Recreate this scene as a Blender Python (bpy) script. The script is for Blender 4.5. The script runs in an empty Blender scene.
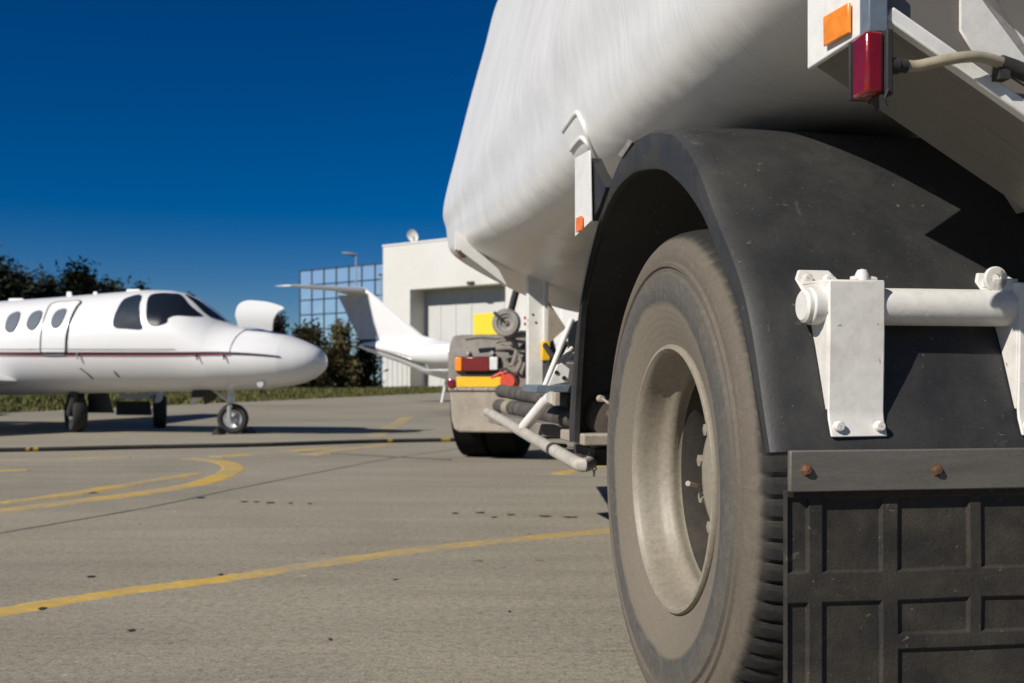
import bpy, bmesh, math, random
from mathutils import Vector, Matrix, noise as mnoise

random.seed(7)
scene = bpy.context.scene
COL = scene.collection

# ------------------------------------------------------------------ survey
# the place was measured from the photograph: eye height, focal length (px), horizon row
H, F, CX, HZ = 0.757, 1100.0, 512.0, 380.0
ALPHA = math.radians(9.29)                       # the trailer stands turned 9.3 degrees to the left
RX, RY = math.cos(ALPHA), math.sin(ALPHA)


def at(px, py, Y):
    return Vector(((px - CX) * Y / F, Y, H + (HZ - py) * Y / F))


def gnd(px, py, z=0.0):
    Y = (H - z) * F / (py - HZ)
    return Vector(((px - CX) * Y / F, Y, z))


def tr(px, py, s=None, d=None):
    """trailer frame (s to its right, d forward, z up) of a sight line at a given s or d"""
    a = (px - CX) / F
    rs, rd = a * RX + RY, -a * RY + RX
    lam = s / rs if s is not None else d / rd
    return Vector((lam * rs, lam * rd, H + (HZ - py) / F * lam))


# ------------------------------------------------------------------ materials
def new_mat(name):
    m = bpy.data.materials.new(name)
    m.use_nodes = True
    nt = m.node_tree
    return m, nt, nt.nodes['Principled BSDF']


def node(nt, kind, **kw):
    n = nt.nodes.new(kind)
    for k, v in kw.items():
        setattr(n, k, v)
    return n


def ramp(nt, fac, stops):
    r = node(nt, 'ShaderNodeValToRGB')
    el = r.color_ramp.elements
    el[0].position, el[0].color = stops[0][0], tuple(stops[0][1]) + (1,)
    el[1].position, el[1].color = stops[-1][0], tuple(stops[-1][1]) + (1,)
    for p, c in stops[1:-1]:
        e = el.new(p)
        e.color = tuple(c) + (1,)
    nt.links.new(fac, r.inputs['Fac'])
    return r.outputs['Color']


def coords(nt, scale=(1, 1, 1), rot=(0, 0, 0)):
    tc = node(nt, 'ShaderNodeTexCoord')
    mp = node(nt, 'ShaderNodeMapping')
    mp.inputs['Scale'].default_value = scale
    mp.inputs['Rotation'].default_value = rot
    nt.links.new(tc.outputs['Object'], mp.inputs['Vector'])
    return mp.outputs['Vector']


def noise_fac(nt, vec, scale, detail=6, rough=0.6, dist=0.0):
    n = node(nt, 'ShaderNodeTexNoise')
    n.inputs['Scale'].default_value = scale
    n.inputs['Detail'].default_value = detail
    n.inputs['Roughness'].default_value = rough
    n.inputs['Distortion'].default_value = dist
    nt.links.new(vec, n.inputs['Vector'])
    return n.outputs['Fac']


def mix(nt, fac, a, b, kind='MIX'):
    m = node(nt, 'ShaderNodeMix', data_type='RGBA', blend_type=kind)
    for sock, v in ((m.inputs[0], fac), (m.inputs[6], a), (m.inputs[7], b)):
        if isinstance(v, bpy.types.NodeSocket):
            nt.links.new(v, sock)
        elif isinstance(v, (int, float)):
            sock.default_value = v
        else:
            sock.default_value = tuple(v) + (1,)
    return m.outputs[2]


def bump(nt, p, fac, strength=0.3, dist=0.01):
    b = node(nt, 'ShaderNodeBump')
    b.inputs['Strength'].default_value = strength
    b.inputs['Distance'].default_value = dist
    nt.links.new(fac, b.inputs['Height'])
    nt.links.new(b.outputs['Normal'], p.inputs['Normal'])


def surf_mat(name, base, dirt=None, amount=0.5, scale=4.0, rough=0.5, metal=0.0, bmp=0.1, fine=60.0, bdist=0.003,
             stretch=(1, 1, 1), spec=0.5, coat=0.0, contrast=0.18, grain=0.7, specks=None):
    """paint, metal, rubber, cloth: a base colour, patches of dirt and a fine relief"""
    m, nt, p = new_mat(name)
    v = coords(nt, stretch)
    f1 = noise_fac(nt, v, scale, 8, 0.65, 0.3)
    dirt = dirt or tuple(c * 0.7 for c in base)
    mid = 1.0 - amount
    lo, hi = max(0.0, mid - contrast), min(1.0, mid + contrast)
    c = ramp(nt, f1, [(lo, base), (hi, dirt)])
    f2 = noise_fac(nt, v, fine, 5, 0.7)
    c2 = ramp(nt, f2, [(0.28, (0.70,) * 3), (0.5, (1.0,) * 3), (0.74, (1.25,) * 3)])
    c = mix(nt, grain, c, c2, 'MULTIPLY')
    for sc_, thr, col in specks or ():
        f3 = noise_fac(nt, coords(nt), sc_, 3, 0.55, 0.6)
        c = mix(nt, ramp(nt, f3, [(thr, (0, 0, 0)), (min(1, thr + .04), (0.85,) * 3)]), c, col)
    nt.links.new(c, p.inputs['Base Color'])
    r = ramp(nt, f1, [(lo, (rough,) * 3), (hi, (min(1, rough + 0.2),) * 3)])
    nt.links.new(r, p.inputs['Roughness'])
    p.inputs['Metallic'].default_value = metal
    p.inputs['Specular IOR Level'].default_value = spec
    p.inputs['Coat Weight'].default_value = coat
    if bmp:
        bump(nt, p, f2, bmp, bdist)
    return m


M = {}
M['white_paint'] = surf_mat('white_paint', (0.74, 0.73, 0.70), (0.50, 0.46, 0.40), 0.30, 7, 0.38, bmp=0.15, fine=45, bdist=0.002, grain=0.3)
M['old_white'] = surf_mat('old_white', (0.68, 0.66, 0.62), (0.44, 0.39, 0.32), 0.30, 9, 0.45, bmp=0.25, fine=40, bdist=0.003, grain=0.35, specks=((34, .70, (0.30, 0.19, 0.10)), (75, .73, (0.16, 0.13, 0.10))))
M['jet_white'] = surf_mat('jet_white', (0.76, 0.76, 0.76), (0.72, 0.72, 0.72), 0.4, 2, 0.28, bmp=0.0, coat=0.2, grain=0.0)
M['rudder_shade'] = surf_mat('rudder_shade', (0.48, 0.48, 0.50), None, 0.4, 3, 0.4, bmp=0.0, grain=0)
M['jet_grey'] = surf_mat('jet_grey', (0.30, 0.29, 0.28), None, 0.4, 3, 0.35, bmp=0.0)
M['dusty_plastic'] = surf_mat('dusty_plastic', (0.018, 0.019, 0.021), (0.046, 0.043, 0.037), 0.42, 7, 0.50, bmp=0.5, fine=150, bdist=0.0012, contrast=0.25, specks=((120, .69, (0.15, 0.14, 0.12)), (38, .70, (0.085, 0.078, 0.066)), (14, .68, (0.060, 0.055, 0.047))))
M['flap_rubber'] = surf_mat('flap_rubber', (0.017, 0.0155, 0.0125), (0.052, 0.043, 0.032), 0.45, 13, 0.75, bmp=0.5, fine=160, bdist=0.003, specks=((90, .68, (0.13, 0.11, 0.085)), (22, .69, (0.09, 0.075, 0.055))))
M['bar_steel'] = surf_mat('bar_steel', (0.16, 0.15, 0.135), (0.11, 0.095, 0.08), 0.45, 6, 0.5, 0.3, bmp=0.2, fine=120, stretch=(1, 6, 6))
M['rust'] = surf_mat('rust', (0.15, 0.070, 0.032), (0.06, 0.040, 0.028), 0.5, 40, 0.85, bmp=0.6, fine=120)
M['dust_beige'] = surf_mat('dust_beige', (0.36, 0.31, 0.25), (0.24, 0.20, 0.16), 0.4, 5, 0.7, bmp=0.2, fine=60)
M['rail_paint'] = surf_mat('rail_paint', (0.44, 0.41, 0.36), (0.30, 0.265, 0.22), 0.42, 9, 0.6, bmp=0.2)
M['grime'] = surf_mat('grime', (0.065, 0.054, 0.042), (0.11, 0.09, 0.068), 0.45, 9, 0.8, bmp=0.4)
M['dust_grey'] = surf_mat('dust_grey', (0.17, 0.155, 0.14), (0.30, 0.265, 0.22), 0.42, 6, 0.7, bmp=0.3, fine=60)
M['dark_steel'] = surf_mat('dark_steel', (0.03, 0.028, 0.026), (0.09, 0.075, 0.06), 0.4, 8, 0.65, bmp=0.3)
M['grey_cast'] = surf_mat('grey_cast', (0.28, 0.265, 0.25), (0.18, 0.16, 0.14), 0.45, 14, 0.55, 0.2, bmp=0.3)
M['black_rubber'] = surf_mat('black_rubber', (0.018, 0.018, 0.018), (0.05, 0.046, 0.04), 0.35, 8, 0.75, bmp=0.3)
M['hose_rubber'] = surf_mat('hose_rubber', (0.045, 0.042, 0.038), (0.13, 0.112, 0.09), 0.45, 10, 0.85, bmp=0.5, fine=50)
M['blue_steel'] = surf_mat('blue_steel', (0.12, 0.15, 0.19), (0.2, 0.2, 0.2), 0.35, 8, 0.5, bmp=0.2)
M['yellow_plate'] = surf_mat('yellow_plate', (0.85, 0.50, 0.015), (0.62, 0.36, 0.03), 0.3, 8, 0.4, bmp=0.05)
M['band_yellow'] = surf_mat('band_yellow', (0.42, 0.27, 0.02), (0.2, 0.14, 0.03), 0.4, 12, 0.6, bmp=0.1)
M['yellow_door'] = surf_mat('yellow_door', (0.80, 0.60, 0.03), None, 0.25, 2, 0.5, bmp=0.0)
M['amber'] = surf_mat('amber', (0.90, 0.27, 0.01), (0.75, 0.20, 0.01), 0.3, 20, 0.22, bmp=0.1, coat=0.6)
M['orange_mark'] = surf_mat('orange_mark', (0.86, 0.20, 0.03), (0.6, 0.13, 0.03), 0.35, 25, 0.35, bmp=0.1)
M['red_lens'] = surf_mat('red_lens', (0.18, 0.005, 0.004), (0.11, 0.003, 0.003), 0.4, 18, 0.15, bmp=0.1, fine=90, coat=0.8)
M['red_coupling'] = surf_mat('red_coupling', (0.62, 0.06, 0.03), (0.4, 0.05, 0.03), 0.35, 20, 0.5, bmp=0.2)
M['white_lens'] = surf_mat('white_lens', (0.72, 0.72, 0.70), (0.5, 0.5, 0.48), 0.4, 30, 0.2, bmp=0.2, coat=0.6)
M['conduit'] = surf_mat('conduit', (0.33, 0.29, 0.21), (0.22, 0.19, 0.14), 0.4, 12, 0.6, bmp=0.1)
M['stripe_and_shade'] = surf_mat('stripe_and_shade', (0.035, 0.02, 0.03), None, 0.3, 3, 0.3, bmp=0)
M['stripe_red'] = surf_mat('stripe_red', (0.40, 0.03, 0.03), None, 0.3, 3, 0.3, bmp=0)
M['seal_and_shade'] = surf_mat('seal_and_shade', (0.02, 0.02, 0.02), None, 0.3, 3, 0.5, bmp=0)
M['alloy'] = surf_mat('alloy', (0.62, 0.62, 0.62), (0.4, 0.4, 0.4), 0.35, 9, 0.35, 0.7, bmp=0.1)
M['hangar_wall'] = surf_mat('hangar_wall', (0.64, 0.625, 0.59), (0.57, 0.555, 0.52), 0.42, 0.25, 0.6, bmp=0.0, fine=8, grain=0.15)
M['hangar_door'] = surf_mat('hangar_door', (0.55, 0.55, 0.53), (0.48, 0.48, 0.46), 0.4, 0.4, 0.5, bmp=0.0, fine=8, grain=0.15)
M['mullion'] = surf_mat('mullion', (0.05, 0.07, 0.10), None, 0.3, 1, 0.4, 0.3, bmp=0.0)
M['lamp_grey'] = surf_mat('lamp_grey', (0.42, 0.42, 0.42), None, 0.3, 2, 0.4, 0.4, bmp=0.0)
M['bark'] = surf_mat('bark', (0.055, 0.040, 0.028), (0.03, 0.022, 0.016), 0.5, 6, 0.9, bmp=0.5, fine=20, bdist=0.02, stretch=(1, 1, 0.2))

# glass
m, nt, p = new_mat('cockpit_glass')
p.inputs['Base Color'].default_value = (0.010, 0.014, 0.020, 1)
p.inputs['Roughness'].default_value = 0.16
p.inputs['Specular IOR Level'].default_value = 0.5
M['cockpit_glass'] = m
m, nt, p = new_mat('cabin_glass')
p.inputs['Base Color'].default_value = (0.12, 0.14, 0.17, 1)
p.inputs['Roughness'].default_value = 0.55
p.inputs['Specular IOR Level'].default_value = 0.1
M['cabin_glass'] = m
M['side_glass'] = surf_mat('side_glass', (0.016, 0.026, 0.045), (0.02, 0.03, 0.05), 0.4, 2, 0.5, bmp=0, spec=0.12)
m, nt, p = new_mat('mirror_glass')
p.inputs['Base Color'].default_value = (0.55, 0.74, 0.88, 1)
p.inputs['Metallic'].default_value = 0.7
p.inputs['Roughness'].default_value = 0.03
v = coords(nt, (1, 1, 1))
bump(nt, p, noise_fac(nt, v, 0.35, 2, 0.5), 0.05, 0.1)
M['mirror_glass'] = m


# tank skin: worn silver-white coating over brushed sheet, streaked round the barrel
def tank_mat(name, base, dark):
    m, nt, p = new_mat(name)
    v = coords(nt, (1, 26, 1.0))
    st = noise_fac(nt, v, 4.0, 6, 0.65, 0.2)
    v2 = coords(nt, (1, 1, 1))
    bl = noise_fac(nt, v2, 1.6, 6, 0.6, 0.5)
    c = ramp(nt, bl, [(0.3, base), (0.75, dark)])
    c2 = ramp(nt, st, [(0.3, (0.91,) * 3), (0.7, (1.04,) * 3)])
    cc = mix(nt, 0.8, c, c2, 'MULTIPLY')
    nt.links.new(cc, p.inputs['Base Color'])
    nt.links.new(ramp(nt, st, [(0.3, (0.26,) * 3), (0.75, (0.42,) * 3)]), p.inputs['Roughness'])
    p.inputs['Metallic'].default_value = 0.08
    h = node(nt, 'ShaderNodeMath', operation='MULTIPLY_ADD')
    nt.links.new(noise_fac(nt, v2, 2.2, 3, 0.5), h.inputs[0])
    h.inputs[1].default_value = 9.0
    dm = node(nt, 'ShaderNodeMath', operation='MULTIPLY')
    nt.links.new(st, dm.inputs[0])
    dm.inputs[1].default_value = 0.35
    nt.links.new(dm.outputs[0], h.inputs[2])
    bump(nt, p, h.outputs[0], 0.3, 0.008)
    return m


M['tank_skin'] = tank_mat('tank_skin', (0.80, 0.795, 0.775), (0.74, 0.73, 0.705))
M['cabinet_shaded'] = tank_mat('cabinet_shaded', (0.21, 0.19, 0.165), (0.15, 0.135, 0.115))  # tank coat recoloured dark brown, imitating the shade on the cabinet


# tyre: dusty sidewall in rings about the axle (the wheel's axle runs along local X)
def tyre_mat(name, dusty):
    m, nt, p = new_mat(name)
    tc = node(nt, 'ShaderNodeTexCoord')
    sep = node(nt, 'ShaderNodeSeparateXYZ')
    nt.links.new(tc.outputs['Object'], sep.inputs[0])
    yy = node(nt, 'ShaderNodeMath', operation='MULTIPLY')
    zz = node(nt, 'ShaderNodeMath', operation='MULTIPLY')
    for n, s in ((yy, 'Y'), (zz, 'Z')):
        nt.links.new(sep.outputs[s], n.inputs[0])
        nt.links.new(sep.outputs[s], n.inputs[1])
    ad = node(nt, 'ShaderNodeMath', operation='ADD')
    nt.links.new(yy.outputs[0], ad.inputs[0])
    nt.links.new(zz.outputs[0], ad.inputs[1])
    sq = node(nt, 'ShaderNodeMath', operation='SQRT')
    nt.links.new(ad.outputs[0], sq.inputs[0])
    v = coords(nt)
    n1 = noise_fac(nt, v, 5, 7, 0.65, 0.5)
    wob = node(nt, 'ShaderNodeMath', operation='MULTIPLY_ADD')
    nt.links.new(n1, wob.inputs[0])
    wob.inputs[1].default_value = 0.040
    nt.links.new(sq.outputs[0], wob.inputs[2])
    k = dusty
    tan, dark, brown = (0.176 * k, 0.150 * k, 0.114 * k), (0.066, 0.065, 0.061), (0.122 * k, 0.101 * k, 0.077 * k)
    c = ramp(nt, wob.outputs[0], [(0.30, tan), (0.408, tan), (0.418, dark), (0.472, (0.090, 0.082, 0.070)), (0.500, brown), (0.552, brown), (0.563, (0.012, 0.011, 0.010))])
    n2 = noise_fac(nt, v, 19, 8, 0.75, 1.6)
    c = mix(nt, ramp(nt, n2, [(0.46, (0, 0, 0)), (0.74, (0.6,) * 3)]), c, tan)
    c = mix(nt, ramp(nt, sq.outputs[0], [(0.530, (0, 0, 0)), (0.540, (0.92,) * 3)]), c, (0.014, 0.013, 0.012))
    n3 = noise_fac(nt, v, 120, 4, 0.7)
    c = mix(nt, 0.7, c, ramp(nt, n3, [(0.25, (0.75,) * 3), (0.75, (1.15,) * 3)]), 'MULTIPLY')
    nt.links.new(c, p.inputs['Base Color'])
    p.inputs['Roughness'].default_value = 0.8
    # moulded rings on the sidewall
    sn = node(nt, 'ShaderNodeMath', operation='MULTIPLY')
    nt.links.new(sq.outputs[0], sn.inputs[0])
    sn.inputs[1].default_value = 420.0
    si = node(nt, 'ShaderNodeMath', operation='SINE')
    nt.links.new(sn.outputs[0], si.inputs[0])
    hh = node(nt, 'ShaderNodeMath', operation='MULTIPLY_ADD')
    nt.links.new(si.outputs[0], hh.inputs[0])
    hh.inputs[1].default_value = 0.10
    nt.links.new(n3, hh.inputs[2])
    bump(nt, p, hh.outputs[0], 0.45, 0.0025)
    return m


M['tyre'] = tyre_mat('tyre', 0.95)
M['rim_shade'] = surf_mat('rim_shade', (0.045, 0.038, 0.030), (0.025, 0.021, 0.017), 0.45, 9, 0.8, bmp=0.3)
M['black_tyre'] = surf_mat('black_tyre', (0.008, 0.008, 0.008), (0.014, 0.013, 0.012), 0.35, 6, 0.9, bmp=0.2, spec=0.1)
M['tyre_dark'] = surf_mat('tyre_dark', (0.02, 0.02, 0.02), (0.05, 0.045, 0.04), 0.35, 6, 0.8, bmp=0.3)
M['rim_dusty'] = surf_mat('rim_dusty', (0.27, 0.240, 0.188), (0.20, 0.172, 0.130), 0.45, 4, 0.5, 0.0, bmp=0.25, fine=90, bdist=0.002)


# worn marking paint: flakes show the concrete beneath
def marking_mat(name, wear):
    m, nt, p = new_mat(name)
    v = coords(nt)
    n1 = noise_fac(nt, v, 30, 8, 0.75)
    n2 = noise_fac(nt, v, 1.6, 4, 0.6)
    ad = node(nt, 'ShaderNodeMath', operation='MULTIPLY_ADD')
    nt.links.new(n2, ad.inputs[0])
    ad.inputs[1].default_value = 0.8
    nt.links.new(n1, ad.inputs[2])
    mask = ramp(nt, ad.outputs[0], [(0.74 + wear, (0, 0, 0)), (1.06 + wear * 0.6, (1, 1, 1))])
    n3 = noise_fac(nt, v, 9, 5, 0.6)
    yel = ramp(nt, n3, [(0.3, (0.46, 0.29, 0.045)), (0.7, (0.60, 0.39, 0.06))])
    nt.links.new(mix(nt, mask, (0.29, 0.255, 0.19), yel), p.inputs['Base Color'])
    p.inputs['Roughness'].default_value = 0.85
    return m


M['mark_new'] = marking_mat('mark_new', -0.02)
M['mark_worn'] = marking_mat('mark_worn', 0.06)
M['mark_faint'] = marking_mat('mark_faint', 0.16)

# apron concrete
m, nt, p = new_mat('apron_concrete')
v = coords(nt)
big = noise_fac(nt, v, 0.22, 6, 0.6, 0.4)
vs = coords(nt, (0.5, 3.0, 1), (0, 0, 0.1))
sweep = noise_fac(nt, vs, 1.1, 7, 0.65, 0.3)
fine = noise_fac(nt, v, 34, 7, 0.8)
grit = noise_fac(nt, v, 105, 5, 0.8)
chips = noise_fac(nt, v, 17, 2, 0.5, 1.0)
c = ramp(nt, big, [(0.28, (0.200, 0.180, 0.140)), (0.5, (0.276, 0.249, 0.194)), (0.75, (0.312, 0.283, 0.222))])
c = mix(nt, 0.8, c, ramp(nt, sweep, [(0.3, (0.80,) * 3), (0.7, (1.10,) * 3)]), 'MULTIPLY')
c = mix(nt, 1.0, c, ramp(nt, fine, [(0.30, (0.50,) * 3), (0.48, (1.0,) * 3), (0.70, (1.30,) * 3)]), 'MULTIPLY')
c = mix(nt, 1.0, c, ramp(nt, grit, [(0.32, (0.40,) * 3), (0.46, (1.0,) * 3), (0.70, (1.45,) * 3)]), 'MULTIPLY')
c = mix(nt, ramp(nt, chips, [(0.735, (0, 0, 0)), (0.76, (0.75,) * 3)]), c, (0.06, 0.053, 0.042))
c = mix(nt, ramp(nt, chips, [(0.245, (0.6,) * 3), (0.265, (0, 0, 0))]), c, (0.48, 0.44, 0.36))
nt.links.new(c, p.inputs['Base Color'])
p.inputs['Roughness'].default_value = 0.9
p.inputs['Specular IOR Level'].default_value = 0.2
ad = node(nt, 'ShaderNodeMath', operation='ADD')
nt.links.new(fine, ad.inputs[0])
nt.links.new(grit, ad.inputs[1])
bump(nt, p, ad.outputs[0], 0.6, 0.004)
M['apron'] = m
M['stain'] = surf_mat('stain', (0.035, 0.032, 0.028), (0.07, 0.062, 0.052), 0.4, 12, 0.55, bmp=0.2)
M['joint'] = surf_mat('joint', (0.10, 0.09, 0.074), (0.17, 0.155, 0.125), 0.4, 5, 0.9, bmp=0.2)
M['field'] = surf_mat('field', (0.085, 0.085, 0.030), (0.13, 0.11, 0.05), 0.45, 0.3, 0.95, bmp=0.3, fine=6)


def leaf_mat(name, cols):
    m, nt, p = new_mat(name)
    g = node(nt, 'ShaderNodeNewGeometry')
    c = ramp(nt, g.outputs['Random Per Island'], [(i / (len(cols) - 1), c) for i, c in enumerate(cols)])
    nt.links.new(c, p.inputs['Base Color'])
    p.inputs['Roughness'].default_value = 0.7
    p.inputs['Specular IOR Level'].default_value = 0.2
    return m


M['grass'] = leaf_mat('grass', [(0.06, 0.075, 0.018), (0.10, 0.11, 0.03), (0.16, 0.135, 0.05), (0.075, 0.09, 0.02), (0.22, 0.18, 0.08)])
M['leaf_dark'] = leaf_mat('leaf_dark', [(0.012, 0.018, 0.010), (0.022, 0.030, 0.013), (0.034, 0.036, 0.016)])
M['leaf_red'] = leaf_mat('leaf_red', [(0.020, 0.014, 0.012), (0.035, 0.020, 0.014), (0.045, 0.034, 0.018)])
M['leaf_olive'] = leaf_mat('leaf_olive', [(0.030, 0.032, 0.012), (0.075, 0.068, 0.022), (0.15, 0.105, 0.04)])


# ------------------------------------------------------------------ mesh helpers
def catmull(pts, n=6, closed=False):
    out, N = [], len(pts)
    rng = range(N) if closed else range(N - 1)
    for i in rng:
        g = (lambda k: pts[k % N]) if closed else (lambda k: pts[max(0, min(N - 1, k))])
        p0, p1, p2, p3 = (Vector(g(i + k)) for k in (-1, 0, 1, 2))
        for j in range(n):
            t = j / n
            out.append(0.5 * ((2 * p1) + (p2 - p0) * t + (2 * p0 - 5 * p1 + 4 * p2 - p3) * t * t + (3 * p1 - p0 - 3 * p2 + p3) * t ** 3))
    if not closed:
        out.append(Vector(pts[-1]))
    return out


class MB:
    def __init__(self):
        self.v, self.f = [], []

    def add(self, verts, faces):
        o = len(self.v)
        self.v += [Vector(x) for x in verts]
        self.f += [tuple(i + o for i in f) for f in faces]
        return self

    def hexa(self, c8):                 # bottom ring of four, top ring of four
        return self.add(c8, [(3, 2, 1, 0), (4, 5, 6, 7), (0, 1, 5, 4), (1, 2, 6, 5), (2, 3, 7, 6), (3, 0, 4, 7)])

    def box(self, c, size, mat=None):
        x, y, z = (k / 2 for k in size)
        vs = [Vector(q) for q in ((-x, -y, -z), (x, -y, -z), (x, y, -z), (-x, y, -z), (-x, -y, z), (x, -y, z), (x, y, z), (-x, y, z))]
        if mat is not None:
            vs = [mat @ q for q in vs]
        return self.hexa([q + Vector(c) for q in vs])

    def loft(self, rings, closed=True, caps=True):
        n = len(rings[0])
        vs = [q for r in rings for q in r]
        fs = []
        for i in range(len(rings) - 1):
            for j in range(n if closed else n - 1):
                k = (j + 1) % n
                fs.append((i * n + j, i * n + k, (i + 1) * n + k, (i + 1) * n + j))
        if caps and closed:
            fs.append(tuple(range(n - 1, -1, -1)))
            fs.append(tuple((len(rings) - 1) * n + j for j in range(n)))
        return self.add(vs, fs)

    def tube(self, path, r, n=12, caps=True, wob=None):
        path = [Vector(q) for q in path]
        rings, up = [], None
        for i, q in enumerate(path):
            t = (path[min(i + 1, len(path) - 1)] - path[max(i - 1, 0)]).normalized()
            if up is None:
                up = Vector((0, 0, 1)) if abs(t.z) < 0.9 else Vector((1, 0, 0))
            a = t.cross(up).normalized()
            up = a.cross(t).normalized()
            rr = r[i] if isinstance(r, (list, tuple)) else r
            rings.append([q + (a * math.cos(2 * math.pi * k / n) + up * math.sin(2 * math.pi * k / n)) * rr for k in range(n)])
        return self.loft(rings, True, caps)

    def rod(self, a, b, r, n=14):
        return self.tube([a, b], r, n)

    def lathe(self, prof, c, n=64, axis='x', caps=False):
        """prof: (offset along the axis, radius)"""
        rings = []
        for o, r in prof:
            ring = []
            for k in range(n):
                t = 2 * math.pi * k / n
                a, b = r * math.cos(t), r * math.sin(t)
                q = {'x': (o, a, b), 'y': (a, o, b), 'z': (a, b, o)}[axis]
                ring.append(Vector(c) + Vector(q))
            rings.append(ring)
        return self.loft(rings, True, caps)

    def prism(self, outline, ext):
        """solid from a flat outline pushed along ext"""
        n = len(outline)
        a = [Vector(q) for q in outline]
        b = [q + Vector(ext) for q in a]
        fs = [tuple(range(n - 1, -1, -1)), tuple(range(n, 2 * n))] + [(i, (i + 1) % n, (i + 1) % n + n, i + n) for i in range(n)]
        return self.add(a + b, fs)

    def build(self, name, mat, parent=None, origin=(0, 0, 0), smooth=35, bevel=0, loc=None, seg=2):
        o = Vector(origin)
        me = bpy.data.meshes.new(name)
        me.from_pydata([tuple(q - o) for q in self.v], [], self.f)
        me.validate()
        bm = bmesh.new()
        bm.from_mesh(me)
        bmesh.ops.recalc_face_normals(bm, faces=bm.faces)
        bm.to_mesh(me)
        bm.free()
        if smooth:
            me.shade_smooth()
            me.set_sharp_from_angle(angle=math.radians(smooth))
        me.materials.append(M[mat] if isinstance(mat, str) else mat)
        ob = bpy.data.objects.new(name, me)
        COL.objects.link(ob)
        if parent is not None:
            ob.parent = parent
        ob.location = o if loc is None else loc
        if bevel:
            b = ob.modifiers.new('edge', 'BEVEL')
            b.width, b.segments, b.limit_method, b.angle_limit = bevel, seg, 'ANGLE', math.radians(40)
            b.harden_normals = False
        return ob


def empty(name, loc, rz=0.0):
    o = bpy.data.objects.new(name, None)
    COL.objects.link(o)
    o.location, o.rotation_euler = loc, (0, 0, rz)
    return o


def tag(o, label=None, cat=None, group=None, kind=None):
    for k, v in (('label', label), ('category', cat), ('group', group), ('kind', kind)):
        if v:
            o[k] = v
    return o


# ------------------------------------------------------------------ ground
EDGE_A, EDGE_B = gnd(0, 413), gnd(450, 392.4)
ED = (EDGE_B - EDGE_A).normalized()


def edge(Y):
    return EDGE_A + ED * ((Y - EDGE_A.y) / ED.y)


field = MB().add([(-900, -200, -0.03), (900, -200, -0.03), (900, 1500, -0.03), (-900, 1500, -0.03)], [(0, 1, 2, 3)]).build('ground', 'field', smooth=0)
tag(field, kind='structure')
e0, e1 = edge(-40), edge(330)
ap = []
N = 90
for i in range(N + 1):
    q = e0.lerp(e1, i / N)
    ap.append((q.x + random.uniform(-.12, .12), q.y, 0))
vs = ap + [(260, e1.y, 0), (260, e0.y, 0)]
apron = MB().add(vs, [tuple(range(len(vs)))]).build('apron', 'apron', smooth=0)
tag(apron, kind='structure')


def strip(name, pts, mat, width, z, jitter=0.0):
    pts = [gnd(*q) if len(q) == 2 else Vector(q) for q in pts]
    path = catmull(pts, 10)
    rings = []
    for i, q in enumerate(path):
        t = (path[min(i + 1, len(path) - 1)] - path[max(i - 1, 0)]).normalized()
        n = Vector((-t.y, t.x, 0))
        w = width * 0.5
        a = q + n * (w + random.uniform(-jitter, jitter))
        b = q - n * (w + random.uniform(-jitter, jitter))
        a2, b2 = a + n * .04, b - n * .04
        rings.append([Vector((a2.x, a2.y, -.004)), Vector((b2.x, b2.y, -.004)), Vector((b.x, b.y, z)), Vector((a.x, a.y, z))])
    o = MB().loft(rings).build(name, mat, smooth=0)
    return tag(o, kind='structure')


strip('painted_line', [(-60, 622), (0, 612), (120, 592), (230, 578), (330, 562), (450, 546), (560, 535), (640, 527), (760, 512)], 'mark_new', 0.10, 0.003, 0.010)
strip('painted_line', [(-60, 519), (0, 511), (80, 501), (150, 492), (205, 482), (233, 470), (226, 463), (205, 459.5), (188, 458.5)], 'mark_new', 0.16, 0.004, 0.006)
strip('painted_line', [(-40, 508), (40, 499), (110, 488), (160, 480), (196, 474)], 'mark_worn', 0.13, 0.008, 0.006)
strip('painted_line', [(-40, 460), (40, 459), (130, 457.5)], 'mark_faint', 0.16, 0.004, 0.01)
strip('painted_line', [(-40, 475), (0, 471), (28, 470)], 'mark_faint', 0.13, 0.004, 0.01)
strip('painted_line', [(215, 457), (280, 452), (345, 447)], 'mark_faint', 0.16, 0.006, 0.01)
strip('painted_line', [(310, 455), (345, 450), (390, 444.6)], 'mark_worn', 0.20, 0.008, 0.01)
strip('painted_line', [(372, 437), (395, 425), (410, 416)], 'mark_faint', 0.22, 0.004, 0.01)
strip('painted_line', [(558, 474), (575, 470.5), (640, 458)], 'mark_new', 0.11, 0.004, 0.004)
strip('paving_joint', [(-60, 541), (0, 533), (150, 507), (230, 490), (330, 470), (400, 457), (480, 446)], 'joint', 0.008, 0.003, 0.004)
strip('paving_joint', [(300, 452), (360, 455), (420, 458.5), (450, 460)], 'joint', 0.05, 0.005, 0.015)


def blotch(mb, px, py, w, d, z):
    c = gnd(px, py)
    n = 14
    vs = [(c.x, c.y, z)]
    for k in range(n):
        t = 2 * math.pi * k / n
        r = random.uniform(0.55, 1.1)
        vs.append((c.x + math.cos(t) * w * r, c.y + math.sin(t) * d * r, z))
    mb.add(vs, [(0, 1 + k, 1 + (k + 1) % n) for k in range(n)])


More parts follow.
